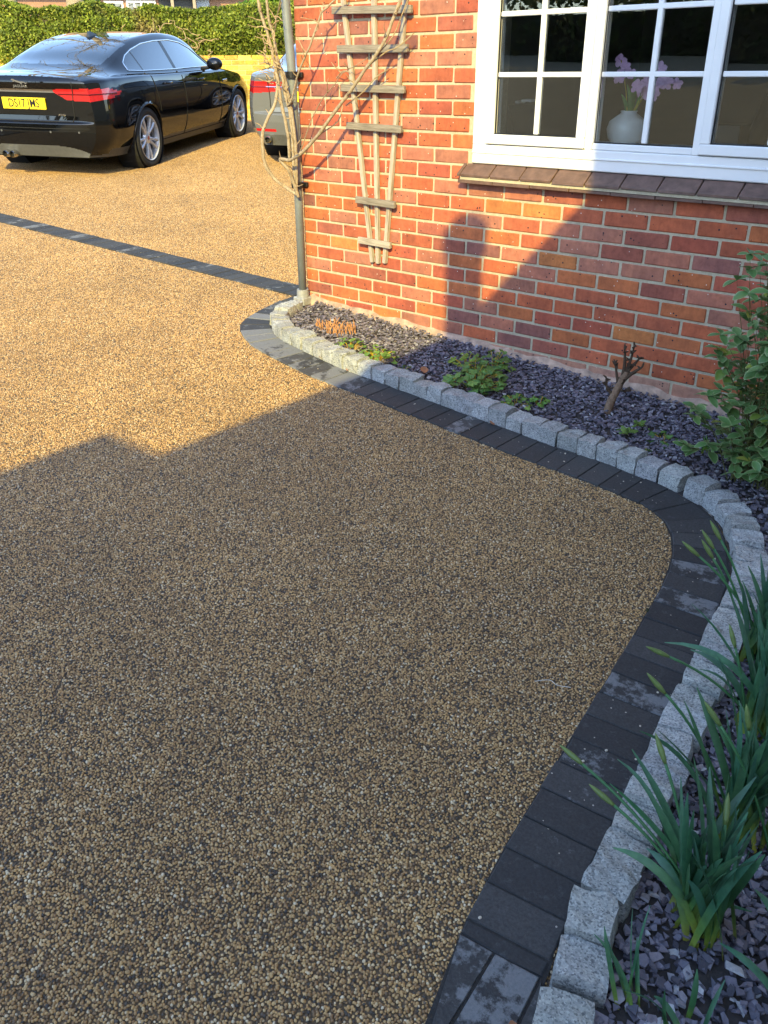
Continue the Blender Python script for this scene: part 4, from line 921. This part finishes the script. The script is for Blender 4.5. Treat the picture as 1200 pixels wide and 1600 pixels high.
    rb = MB(); rb.add(rimv, rimf)
    for k in range(5):
        for off in (-.165, .165):
            a = 2*pi*k/5+.3; pa = Vector((cos(a+off*.9)*.055, 0, sin(a+off*.9)*.055)); pb = Vector((cos(a+off*1.25)*.236, 0, sin(a+off*1.25)*.236)); d = (pb-pa).normalized(); w = Vector((-d.z, 0, d.x))
            vs = []
            for p, ww, y1, y0 in ((pa, .021, .088, .05), (pa.lerp(pb, .5), .014, .104, .07), (pb, .022, .106, .07)):
                vs += [p+w*ww+Vector((0, y1-.012, 0)), p+w*ww*.4+Vector((0, y1, 0)), p-w*ww*.4+Vector((0, y1, 0)), p-w*ww+Vector((0, y1-.012, 0)), p-w*ww+Vector((0, y0, 0)), p+w*ww+Vector((0, y0, 0))]
            rb.add(vs, [(6*i+j, 6*i+(j+1) % 6, 6*i+6+(j+1) % 6, 6*i+6+j) for i in range(2) for j in range(6)])
    hv, hf = lathe([(.0, .096), (.03, .096), (.062, .088), (.075, .06)], 24); rb.add(hv, hf)
    rim = rb.me('rim', ALLOY, smooth=False)
    dv, df = lathe([(0, .02), (.17, .02), (.17, .03), (.226, .03), (.226, -.08), (0, -.08)], 36); disc = mesh('brake_disc', dv, df, plain('brake_steel', (.10, .10, .11), .4, .6))
    cv, cf = lathe([(0, .100), (.020, .099), (.026, .094)], 16); cap = mesh('hub_cap', cv, cf, plain('hub_badge', (.45, .10, .05), .4))
    for ax in (AX0, AX1):
        for s in (1, -1):
            w = obj('wheel', tyre, root, (ax, s*.795, WZ), (0, .5*ax, 0 if s > 0 else pi))
            obj('rim', rim, w); obj('brake_disc', disc, w); obj('hub_cap', cap, w)
    # trim
    def seam(pts, s, rad=.0065, mat=None, name='door_seam'):
        bb = MB(); bb.tube([(x, s*(flank(x, z)+.0005), z) for x, z in pts], rad, 5); obj(name, bb.me(name, mat or WELL), root)
    zr = lambda a, b, n=14: [a+(b-a)*k/n for k in range(n+1)]
    for s in (1, -1):
        seam([(2.20+.02*sin((z-.3)*5), z) for z in zr(.27, .99)], s); seam([(3.42-.06*(z-.3), z) for z in zr(.27, .96)], s)
        seam([(1.46-.36*max(0, (z-.52))**1.3-.0, z) for z in zr(.60, 1.01)]+[], s); seam([(x, .262) for x in zr(1.5, 3.6)], s)
        bb = MB(); outl = DLO+[DLO[0]]; pts = []
        for (xa, za), (xb, zb) in zip(outl[:-1], outl[1:]):
            for k in range(4):
                x = xa+(xb-xa)*k/4; z = za+(zb-za)*k/4; sc_ = section(x)[3*NSP:6*NSP]; pts.append((x, s*(float(np.interp(z, sc_[:, 1], sc_[:, 0]))+.003), z))
        bb.tube(pts+[pts[0]], .0075, 6, cap=False); obj('window_trim', bb.me('window_trim', CHROME if kind == 'saloon' else MT['dark'], smooth=True), root)
        for x, z in ((1.72, .885), (2.74, .868)):
            bb = MB(); bb.tube([(x-.10, s*(flank(x-.1, z)+.004), z), (x-.06, s*(flank(x, z)+.035), z+.004), (x+.06, s*(flank(x, z)+.035), z+.004), (x+.10, s*(flank(x+.1, z)+.004), z)], .012, 8); obj('door_handle', bb.me('door_handle', body_mat, smooth=True), root)
        # mirror
        mv, mf = lathe([(0, -.075), (.05, -.07), (.085, -.045), (.098, 0), (.09, .04), (.06, .07), (0, .085)], 18); mm = obj('door_mirror', mesh('door_mirror', [(z_*1.0, x_*1.15, y_*.0+0) if False else (y_*.85, x_*1.15, z_*.80) for x_, y_, z_ in mv], mf, body_mat, True), root, (3.02, s*1.01, 1.035))
        ab = MB(); ab.tube([(.02, -s*.20, -.06), (.01, -s*.10, -.05), (0, -s*.04, -.03)], .02, 7); obj('mirror_arm', ab.me('mirror_arm', MT['dark']), mm)
        # side vent and fuel cap
        bb = MB(); bb.box(3.50, 3.66, s*(flank(3.58, .80)-.004), s*(flank(3.58, .80)+.006), .785, .82, c=.004); obj('side_vent', bb.me('side_vent', CHROME), root)
    for s in (1, -1):
        lp = [(rear_x(y, .868)-.002, s*y, .868) for y in zr(.42, .775, 10)] + [(x, s*(flank(x, .868)+.001), .868) for x in zr(.10, .44, 8)]
        bb = MB(); bb.tube(lp, .006, 5); obj('lamp_divider', bb.me('lamp_divider', plain('dark_red_lens', (.10, .004, .006), .15)), root)
    # shark fin
    fb = MB(); fb.add([(1.58, -.022, 1.355), (1.80, -.03, 1.382), (1.80, .03, 1.382), (1.58, .022, 1.355), (1.60, 0, 1.425), (1.66, 0, 1.428)], [(0, 1, 5, 4), (2, 3, 4, 5), (1, 2, 5), (3, 0, 4)]); obj('roof_fin', fb.me('roof_fin', MT['dark']), root)
    # boot seams, plate, exhausts
    bb = MB(); bb.tube([(rear_x(y, .60)-.001, y, .60) for y in zr(-.55, .55)], .005, 5); obj('boot_seam', bb.me('boot_seam', WELL), root)
    for s in (1, -1):
        bb = MB(); bb.tube([(rear_x(s*y, z)-.001, s*y, z) for y, z in ((.55, .60), (.575, .65), (.58, .78), (.59, .86), (.60, .95), (.60, .985))], .005, 5); obj('boot_seam', bb.me('boot_seam', WELL), root)
        for dy in (() if kind == 'saloon' and s < 0 else (-.31, -.225)) if kind == 'saloon' else (0.08,):
            ev, ef = lathe([(.030, -.05), (.036, -.04), (.040, 0), (.040, .12), (.030, .12), (.030, -.05)], 20); 
            obj('exhaust', mesh('exhaust', [(y_, x_, z_) for x_, y_, z_ in ev], ef, CHROME, True), root, (.0, s*(.53+dy), .262 if kind == 'saloon' else .31))
            obj('exhaust_bore', mesh('exhaust_bore', [(0, .029*cos(a), .029*sin(a)) for a in [2*pi*k/16 for k in range(16)]], [tuple(range(16))], WELL), root, (-.01, s*(.53+dy), .262 if kind == 'saloon' else .31))
    px = rear_x(0, .77)-.012
    bb = MB(); bb.box(px-.006, px+.012, -.26, .26, .715, .828, c=.003); pl = obj('number_plate', bb.me('number_plate', PLATE), root)
    def text(s_, size, loc, mat, parent, ext=.0008, sx=1.0, name='lettering', bold=0.0):
        c = bpy.data.curves.new(name, 'FONT'); c.body = s_; c.size = size; c.extrude = ext; c.align_x = 'CENTER'; c.align_y = 'CENTER'; c.offset = bold; c.materials.append(mat)
        tmp = bpy.data.objects.new(name, c); COL.objects.link(tmp); bpy.context.view_layer.update()
        me = bpy.data.meshes.new_from_object(tmp.evaluated_get(bpy.context.evaluated_depsgraph_get())); bpy.data.objects.remove(tmp)
        o = obj(name, me, parent); o.matrix_local = Matrix.Translation(loc) @ Matrix(((0, 0, -1, 0), (-1, 0, 0, 0), (0, 1, 0, 0), (0, 0, 0, 1))) @ Matrix.Diagonal((sx, 1, 1, 1)); return o
    if kind == 'saloon':
        text('DS17 JMS', .118, (px-.0075, 0, .771), MT['dark'], pl, sx=.80, bold=.0012)
        text('JAGUAR', .034, (rear_x(0, .945)-.004, 0, .938), CHROME, root, .001, 1.35, 'maker_lettering', .0008)
        text('AWD', .03, (rear_x(-.43, .665)-.004, -.43, .665), CHROME, root, .001, 1.2, 'badge_lettering', .0006)
        cat = [(-.09, -.010), (-.075, .004), (-.05, .012), (-.02, .012), (.01, .022), (.04, .030), (.062, .042), (.078, .040), (.088, .028), (.075, .024), (.062, .020), (.072, .004), (.058, .006), (.046, .012), (.020, .002), (-.012, -.006), (-.03, -.022), (-.044, -.022), (-.036, -.006), (-.06, -.002), (-.082, -.016)]
        cx_ = rear_x(0, .975)-.006; n = len(cat); vs = [(cx_-.004, y, .975+z*.8) for y, z in cat]+[(cx_+.006, y, .975+z*.8) for y, z in cat]
        obj('leaping_emblem', mesh('leaping_emblem', vs, [tuple(range(n))]+[(i, (i+1) % n, (i+1) % n+n, i+n) for i in range(n)], CHROME), root)
        bb = MB(); bb.tube([(rear_x(y, .535)-.002, y, .535) for y in zr(-.74, .74, 24)], .004, 5); obj('bumper_crease', bb.me('bumper_crease', WELL), root)
        for y in (-.62, -.3, .3, .62): bb = MB(); bb.tube([(rear_x(y, .50)-.002, y, .50), (rear_x(y, .50)-.006, y, .50)], .011, 10); obj('parking_sensor', bb.me('parking_sensor', GREYT), root)
    else:
        text('A6', .065, (rear_x(.44, .735)-.004, .44, .735), CHROME, root, .001, 1.3, 'badge_lettering', .001)
        bb = MB(); bb.tube([(rear_x(y, .87)-.004, y, .87) for y in zr(-.5, .62, 24)], .006, 5); obj('lamp_strip', bb.me('lamp_strip', CHROME), root)
    return root
build_car('parked_car', 'glossy black saloon car with yellow rear plate parked on the golden gravel', (-6.14, 2.28), .489, paint('black_paint', (.0035, .0038, .005)), -.02, 'saloon')
build_car('parked_car', 'grey car half hidden behind the brick house corner and bare climber', (-4.285, 4.87), .54, paint('grey_paint', (.12, .125, .135), flake=.15), 0, 'grey')
# ------------------------------------------------------------------ room behind the window
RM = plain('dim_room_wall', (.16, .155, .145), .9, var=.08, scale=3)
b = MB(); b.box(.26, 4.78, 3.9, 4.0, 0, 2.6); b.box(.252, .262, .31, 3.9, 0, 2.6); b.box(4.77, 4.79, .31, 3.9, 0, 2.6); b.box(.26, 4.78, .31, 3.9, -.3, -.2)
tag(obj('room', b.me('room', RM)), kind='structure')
b = MB(); b.box(1.2, 3.12, .085, .42, .985, 1.012, c=.004); tag(obj('window_board', b.me('window_board', MT['upvc'])), 'white window board inside the gridded window', 'shelf')
VS = Vector((1.972, .24, 1.012))
pv, pf = lathe([(0, 0), (.055, 0), (.085, .03), (.095, .07), (.085, .105), (.05, .13), (.035, .14), (.04, .15), (.03, .15), (0, .10)], 28, 'Z')
tag(obj('vase', mesh('vase', pv, pf, plain('pale_ceramic', (.76, .80, .84), .3, var=.05), True), loc=VS), 'round pale blue vase standing inside the window', 'vase')
t = thing('orchid', 'mauve orchid with strap leaves in the pale vase behind the window', 'flower', VS+Vector((0, 0, .12))); r = random.Random(5)
PET = plain('mauve_petal', (.74, .46, .78), .5, var=.2, scale=80)
def petal(): return mesh('petal', [(0, 0, 0), (.4, .35, .08), (.35, .8, .12), (0, 1, .0), (-.35, .8, .12), (-.4, .35, .08)], [(0, 1, 2, 3), (0, 3, 4, 5)], PET)
PM = petal()
for i, (x, z) in enumerate(((1.911, 1.368), (1.94, 1.342), (1.965, 1.318), (1.925, 1.305), (2.021, 1.264), (2.05, 1.277), (2.035, 1.235), (2.108, 1.262), (2.13, 1.285), (2.156, 1.282), (2.10, 1.235), (2.201, 1.277), (2.114, 1.335))):
    q = Vector((x, .22+r.uniform(-.03, .02), z))-t.location; s = r.uniform(.026, .036)
    for k in range(5):
        a = 2*pi*k/5+r.uniform(-.2, .2); o = obj('petal', PM, t, q); o.matrix_local = Matrix.Translation(q) @ Matrix.Rotation(r.uniform(-.4, .4), 4, 'X') @ Matrix.Rotation(a, 4, 'Y') @ Matrix.Rotation(pi/2, 4, 'X') @ Matrix.Scale(s, 4)
for pts in (((0, 0, -.02), (-.03, 0, .12), (-.06, -.02, .24)), ((0, 0, -.02), (.06, 0, .10), (.14, -.01, .16), (.22, -.02, .145)), ((0, 0, -.02), (.08, 0, .12), (.14, -.02, .20))):
    b = MB(); b.tube(spline(pts, 5), .003, 5); o = obj('flower_stem', b.me('flower_stem', BLADE), t); o.color = (1.5, 1.3, .8, 1)
for x, z in ((-.02, .16), (.02, .17), (.05, .13), (-.04, .12), (.0, .20)):
    tl = t.location; blade(t, tuple(tl+Vector((x*.2, 0, -.03))), tuple(tl+Vector((x, r.uniform(-.03, .03), z-.02))), r, .009)
for c in [q for q in t.children if q.name.startswith('leaf')]: c.color = (2.2, 2.0, 1.2, 1)
b = MB(); b.add([(1.262, .30, 1.17), (1.42, .30, 1.185), (1.425, .30, 1.015), (1.315, .30, 1.015), (1.275, .36, 1.17), (1.43, .36, 1.185), (1.435, .36, 1.015), (1.33, .36, 1.015)], [(0, 1, 2, 3)[::-1], (4, 5, 6, 7), (0, 4, 5, 1)[::-1], (1, 5, 6, 2)[::-1], (2, 6, 7, 3)[::-1], (3, 7, 4, 0)[::-1]])
tag(obj('black_holder', b.me('black_holder', MT['dark'])), 'black angular desk holder inside the left casement', 'holder')
b = MB(); b.box(1.34, 1.40, .295, .36, 1.187, 1.20, c=.003); b.box(1.30, 1.33, .30, .36, 1.18, 1.193, c=.003); tag(obj('white_stationery', b.me('white_stationery', MT['upvc'])), 'white stationery perched on the black desk holder', 'stationery')
b = MB()
for k in range(5): b.box(1.46+.02*k, 1.70+.015*k, .14+.01*k, .34+.008*k, 1.0125+.004*k, 1.0155+.004*k)
tag(obj('paper_stack', b.me('paper_stack', MT['upvc'])), 'loose white papers stacked on the window board', 'papers')
ch = thing('office_chair', 'dark office chair back seen through the right-hand window', 'chair', (2.55, .95, -.2))
b = MB(); b.tube(spline([(-.22, 0, 1.15), (-.16, -.05, 1.32), (-.10, -.10, 1.46), (-.07, -.12, 1.52)], 4), [.05]*11+[.055, .03], 12); obj('backrest', b.me('backrest', MT['dark'], smooth=True), ch)
b = MB(); b.box(-.35, .2, -.25, .3, .95, 1.03, c=.02); obj('seat', b.me('seat', MT['dark']), ch); b = MB(); b.tube([(-.05, 0, 0), (-.05, 0, .96)], .03, 10); obj('leg', b.me('leg', MT['dark']), ch)
b = MB(); b.box(2.30, 2.44, .42, .55, 1.012, 1.105, c=.004); tag(obj('black_box', b.me('black_box', MT['dark'])), 'black box with pale rim beside the office chair', 'box')

# ------------------------------------------------------------------ retaining wall, hedges, trees and houses beyond the drive
WB = Vector((-8.3, 6.9, 0)); WD = Vector((.71, .704, 0)).normalized(); WN = Vector((WD.y, -WD.x, 0))       # WN looks to the drive
WA = atan2(WD.y, WD.x)
rw = thing('retaining_wall', 'low yellow brick retaining wall under the hedge at the end of the drive', 'wall', (WB.x, WB.y, .3), (0, 0, WA))
YBR = plain('yellow_mortar', (.52, .42, .20), .95, var=.2, scale=20, bump=.6)
b = MB(); b.box(-12, 9, .006, .25, -.8, 1.235); wbk = obj('wall_core', b.me('wall_core', YBR), rw)
YB = [mesh('brick', *(lambda g: ([(x+random.Random(k).uniform(-.002, .002), y, z) for x, y, z in g[0]], g[1]))(boxg(-.107, .107, 0, .06, -.032, .032, .004)), MT['brick']) for k in range(3)]
r = random.Random(77); rest = MB()
for row in range(-6, 17):
    z = .0375+.075*row
    for k in range(-53, 40):
        x = k*.225+(.1125 if row % 2 else 0)
        c = r.choice(((.60, .40, .07), (.66, .46, .09), (.55, .34, .06), (.62, .44, .12), (.50, .30, .06), (.68, .50, .13)))
        if -1.3 < x < 1.7 and z > -.1: o = obj('brick', YB[r.randrange(3)], rw, (x, r.uniform(-.004, .003), z)); o.color = (*c, 1)
        elif -12 < x < 9: rest.box(x-.107, x+.107, 0, .05, z-.032, z+.032)
o = obj('far_brickwork', rest.me('far_brickwork', MT['brick']), rw); o.color = (.60, .41, .08, 1); o['kind'] = 'stuff'
def hedge_mat(name, stops, brown=.5):
    M = Mat(name, .55, spec=.3); p = M.pos(); g = M.node('ShaderNodeNewGeometry').outputs['Random Per Island']
    c = M.ramp(g, stops); n = M.noise(1.1, p, 3, .6); n2 = M.noise(3.5, p, 3)
    c = M.mix(c, M.ramp(g, [(0, (.20, .13, .06)), (1, (.36, .27, .13))]), M.math('MULTIPLY', M.ramp(n, [(.55, 0.0), (.68, 1.0)]), brown))
    c = M.mix(c, M.ramp(n2, [(.3, (.58, .60, .60)), (.7, (1.25, 1.22, 1.1))]), 1, 'MULTIPLY'); M.col(c)
    t = M.node('ShaderNodeBsdfTranslucent'); M.ln(c, t.inputs[0]); mx = M.node('ShaderNodeMixShader'); mx.inputs[0].default_value = .3
    M.ln(M.b.outputs[0], mx.inputs[1]); M.ln(t.outputs[0], mx.inputs[2]); M.ln(mx.outputs[0], M.n['Material Output'].inputs[0]); return M.m
HG = hedge_mat('hedge_leaf', [(0, (.06, .095, .015)), (.4, (.16, .22, .025)), (.8, (.27, .33, .04)), (1, (.38, .38, .08))], .75)
HD = hedge_mat('old_hedge_leaf', [(0, (.05, .07, .018)), (.5, (.14, .165, .03)), (1, (.28, .27, .07))], .45)
LAU = hedge_mat('laurel_leaf', [(0, (.06, .13, .02)), (.5, (.16, .30, .03)), (1, (.30, .42, .05))], .0)
DK = hedge_mat('dark_leaf', [(0, (.03, .05, .018)), (.5, (.075, .10, .03)), (1, (.15, .17, .05))], .5)
CORE = plain('hedge_twig_wood', (.05, .04, .022), .95, var=.4, scale=8)  # solid core behind the leaves, the colour of dark twigs
def leaves(b, p, s, r, n):
    u = Vector((r.gauss(0, 1), r.gauss(0, 1), r.gauss(0, 1))); u = (u+n*.5).normalized(); t_ = u.orthogonal().normalized(); t_ = Matrix.Rotation(r.uniform(0, 6.28), 3, u) @ t_; w = u.cross(t_)
    b.add([p-w*s*.35, p+t_*s*.75, p+w*s*.35, p-t_*s*.45], [(0, 1, 2, 3)])
def hedge(label, s0, s1, d0, d1, zb, zt, N, size, mat, seed, amp=.24, name='hedge'):
    r = random.Random(seed); c = WB+WD*((s0+s1)/2)-WN*((d0+d1)/2); t = thing(name, label, 'hedge', (c.x, c.y, zb), group=None)
    def top(s): return zt + amp*1.4*noise.noise(Vector((s*.7, seed, 0))) + amp*.5*noise.noise(Vector((s*2.7, seed, 4)))
    b = MB()
    for i in range(N):
        s = r.uniform(s0, s1); face = r.random(); tp = top(s); e = min(1, min(s-s0, s1-s)/.3)**.5; tp = zb+(tp-zb)*(.55+.45*e)
        if face < .68: z = zb+(tp-zb)*r.random(); k = (z-zb)/(tp-zb); d = d0+.30*k**3+abs(r.gauss(0, .07)); n = WN
        else: d = r.uniform(d0+.15, d1); z = tp-abs(r.gauss(0, .05)); n = Vector((0, 0, 1))
        bulge = .24*noise.noise(Vector((s*1.7, z*1.7, seed)))+.07*noise.noise(Vector((s*5, z*5, seed)))
        p = WB+WD*s-WN*(d+bulge); leaves(b, Vector((p.x, p.y, z))-t.location, r.uniform(*size), r, n)
    obj('foliage', b.me('foliage', mat), t)
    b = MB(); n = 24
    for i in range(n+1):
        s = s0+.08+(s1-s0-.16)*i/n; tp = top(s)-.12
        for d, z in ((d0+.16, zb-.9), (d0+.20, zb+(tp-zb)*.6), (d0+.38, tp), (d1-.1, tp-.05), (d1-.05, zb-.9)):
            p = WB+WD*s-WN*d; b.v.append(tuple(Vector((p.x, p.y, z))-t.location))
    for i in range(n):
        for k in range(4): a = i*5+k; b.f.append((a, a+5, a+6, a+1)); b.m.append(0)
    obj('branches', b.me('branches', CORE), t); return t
hedge('clipped green hedge above the yellow wall beside the grey car', -1.9, 3.2, .05, 1.6, 1.50, 2.33, 32000, (.030, .055), HG, 3)
hedge('straggly yellow-green hedge behind the black car roof', -4.3, -1.6, .0, 1.5, 1.25, 2.32, 22000, (.030, .055), HG, 8)
hedge('older olive hedge at the far left behind the black car boot', -9.5, -4.2, -.1, 1.5, .95, 2.33, 32000, (.030, .060), HD, 15)
hedge('glossy bright laurel bush rising behind the clipped hedge', -.9, 1.6, 3.6, 5.6, 1.6, 2.62, 9000, (.07, .12), LAU, 22, .3, 'laurel_bush')
# dry bramble stems over the hedge
t = thing('dry_bramble', 'tangle of pale dry bramble stems trailing over the hedge', 'bramble', (-8.9, 6.4, 1.5)); r = random.Random(44)
for k in range(60):
    s = r.uniform(-1.9, -.55); z = r.uniform(1.5, 1.95); q = WB+WD*s-WN*r.uniform(-.08, .05); pp = [Vector((q.x, q.y, z))-t.location]; d = Vector((r.uniform(-1, 1), r.uniform(-1, 1), r.uniform(-.6, .6)))
    for j in range(4): pp.append(pp[-1]+(d+Vector((r.uniform(-.8, .8), r.uniform(-.8, .8), r.uniform(-.8, .8)))).normalized()*r.uniform(.05, .13))
    b = MB(); b.tube(pp, .006, 4); o = obj('stem', b.me('stem', MT['bark']), t); o.color = (1.3, 1.1, .85, 1)
def tree(label, x, y, H, tr_r, crown, N, leafmat, seed, size=(.1, .2), bare=False, barkc=(1, 1, 1), lean=(0, 0), cat='tree'):
    r = random.Random(seed); z = G(x, y)-.15 if abs(x) < 20 else .6; t = thing('tree', label, cat, (x, y, z))
    P = spline([(0, 0, 0), (lean[0]*.3, lean[1]*.3, H*.3), (lean[0]*.7, lean[1]*.7, H*.6), (lean[0], lean[1], H*.8)], 5)
    b = MB(); b.tube(P, [tr_r*(1.25-.75*i/(len(P)-1))*(1+.08*noise.noise(p*2)) for i, p in enumerate(P)], 12)
    tips = []
    for k in range(11 if not bare else 16):
        i = r.randrange(len(P)//3, len(P)); a = r.uniform(0, 6.28); L = H*r.uniform(.2, .42); pp = [P[i]]; d = Vector((cos(a), sin(a), r.uniform(.25, .9))).normalized()
        for j in range(5): pp.append(pp[-1]+(d+Vector((r.uniform(-.4, .4), r.uniform(-.4, .4), r.uniform(-.2, .4)))).normalized()*L/5)
        b.tube(pp, [tr_r*.32*(1-.85*j/5) for j in range(6)], 6); tips += pp[2:]
        if bare:
            for j in range(3):
                q = pp[r.randrange(2, 6)]; e = Vector((r.uniform(-1, 1), r.uniform(-1, 1), r.uniform(0, 1))).normalized(); b.tube([q, q+e*L*.25, q+e*L*.5+Vector((0, 0, L*.1))], [tr_r*.1, tr_r*.07, tr_r*.03], 4)
    o = obj('trunk', b.me('trunk', MT['bark'], smooth=True), t); o.color = (*barkc, 1)
    if N:
        b = MB()
        for i in range(N):
            q = r.choice(tips); p = q+Vector((r.gauss(0, 1), r.gauss(0, 1), r.gauss(0, .8)))*crown*.33; leaves(b, p, r.uniform(*size), r, Vector((0, 0, 1)))
        obj('crown', b.me('crown', leafmat), t)
    return t
tree('thick pale bare trunk standing behind the olive hedge', -14.15, 7.50, 9, .17, 1.2, 0, None, 1, bare=True, barkc=(1.0, .95, .9))
tv = tree('trunk wrapped in yellow-green ivy behind the olive hedge', -14.05, 7.85, 8, .10, 1.2, 0, None, 2, bare=True)
r = random.Random(9); b = MB()
for i in range(2600): a = r.uniform(0, 6.28); z = r.uniform(.3, 4.5); leaves(b, Vector((.15*cos(a), .15*sin(a), z)), r.uniform(.05, .09), r, Vector((cos(a), sin(a), 0)))
obj('ivy', b.me('ivy', LAU), tv)
tree('slanting bare tree crossing in front of the pink tiled house', -14.9, 6.2, 7.5, .10, 1, 0, None, 3, bare=True, lean=(.6, .9), barkc=(.8, .8, .7))
def far_house(label, px, py, L, zb, ze, zr, wallc, roofc, seed):
    t = thing('far_house', label, 'house', (px, py, zb), (0, 0, atan2(.82, .57)))
    b = MB(); b.box(0, L, 0, 6, 0, ze-zb); obj('wall', b.me('wall', plain('far_wall', wallc, .9, var=.15, scale=6)), t)
    b = MB(); o_ = .35; b.add([(-o_, -o_, ze-zb), (L+o_, -o_, ze-zb), (L+o_, 3, zr-zb), (-o_, 3, zr-zb), (L+o_, 6+o_, ze-zb), (-o_, 6+o_, ze-zb), (-o_, -o_, ze-zb-.12), (L+o_, -o_, ze-zb-.12)], [(0, 1, 2, 3), (3, 2, 4, 5), (6, 7, 1, 0), (0, 3, 5), (1, 4, 2)]); obj('roof', b.me('roof', plain('far_roof', roofc, .9, var=.25, scale=5, bump=.4)), t)
    return t
WHITE = MT['upvc']
def fwin(t, x0, x1, z0, z1, nb, fr=WHITE):
    z = t.location.z
    b = MB(); b.box(x0, x1, -.05, .02, z0-z, z1-z); w = obj('window', b.me('window', fr), t)
    for k in range(nb):
        a = x0+.06+(x1-x0-.06)*k/nb; e = x0+(x1-x0-.06)*(k+1)/nb
        b = MB(); b.box(a, e, -.056, -.045, z0-z+.07, z1-z-.07); obj('pane', b.me('pane', CG), w)
hA = far_house('distant brown brick house with white window and dark porch behind the hedge', -27.0, 13.0, 12, 1.0, 3.78, 7.0, (.30, .17, .12), (.33, .20, .14), 1)
fwin(hA, 3.85, 4.85, 2.6, 3.52, 4); fwin(hA, 3.1, 3.75, 2.6, 3.5, 1)
b = MB(); b.box(4.95, 6.15, -.05, .03, 1.6, 2.62); obj('porch', b.me('porch', MT['dark']), hA)
b = MB(); b.box(4.9, 6.9, -.5, -.02, 2.62, 2.72); b.box(5.35, 5.45, -.45, -.35, 1.2, 2.62); b.box(6.1, 6.2, -.45, -.35, 1.2, 2.62); obj('porch_frame', b.me('porch_frame', plain('timber', (.30, .25, .19), .8)), hA)
b = MB(); b.box(6.25, 6.7, -.06, .03, 1.3, 2.55, c=.01); obj('garage_door', b.me('garage_door', plain('blue_grey_door', (.34, .38, .47), .5)), hA)
hB = far_house('distant house with pink clay tiled roof beyond the far left trees', -31.5, 11.3, 5.2, 1.0, 3.55, 5.6, (.55, .36, .26), (.52, .28, .19), 2)
fwin(hB, 3.4, 4.6, 2.6, 3.35, 3)
# planting on the street side, behind the camera: it shows in the window panes and in the car paint
tag(obj('reflection_ramp', mesh('reflection_ramp', [(-24, -6.5, G(-24, -6.5)+.002), (4.7, -6.5, G(4.7, -6.5)+.002), (4.7, -13.4, 1.3), (-24, -13.4, 1.9)], [(0, 1, 2, 3)], plain('ramp_tan', (.34, .27, .17), .9, var=.15, scale=4, bump=.2))), kind='structure')  # added ramp out of view, sloped so the lower panes reflect sunlit ground
def block_hedge(label, x0, x1, y0, y1, H, N, seed):
    r = random.Random(seed); t = thing('tall_hedge', label, 'hedge', ((x0+x1)/2, (y0+y1)/2, G((x0+x1)/2, (y0+y1)/2)-.1)); b = MB(); c = t.location
    for i in range(N):
        f = r.random(); u = r.random(); v = r.random()
        if f < .55: p = Vector((x0+(x1-x0)*u, y1, H*v))
        elif f < .75: p = Vector((x0+(x1-x0)*u, y0+(y1-y0)*v, H))
        elif f < .9: p = Vector((x1, y0+(y1-y0)*u, H*v))
        else: p = Vector((x0, y0+(y1-y0)*u, H*v))
        w = .35*noise.noise(p*.7)+.15*noise.noise(p*2.1); d = (p-Vector(((x0+x1)/2, (y0+y1)/2, H/2))).normalized()
        p = p+d*(w+.15); leaves(b, Vector((p.x-c.x, p.y-c.y, p.z)), r.uniform(.09, .17), r, d)
    obj('foliage', b.me('foliage', DK), t); b = MB(); b.box(x0-c.x+.15, x1-c.x-.15, y0-c.y+.15, y1-c.y-.15, -.5, H-.15); obj('branches', b.me('branches', CORE), t)
block_hedge('tall dark hedge along the street side', -20, 4.2, -15.5, -13.5, 2.7, 16000, 301)
block_hedge('tall hedge closing the far left boundary', -22.5, -20.2, -13, 2.5, 3.6, 9000, 302)
for i, (x, y, H, lb) in enumerate(((-14, -17, 8.0, 'bare tree rising over the street hedge corner'), (-6, -17.5, 8.5, 'bare tree over the middle of the street hedge'))):
    tree(lb, x, y, H, .2, 2.4, 0, None, 400+i, bare=True)
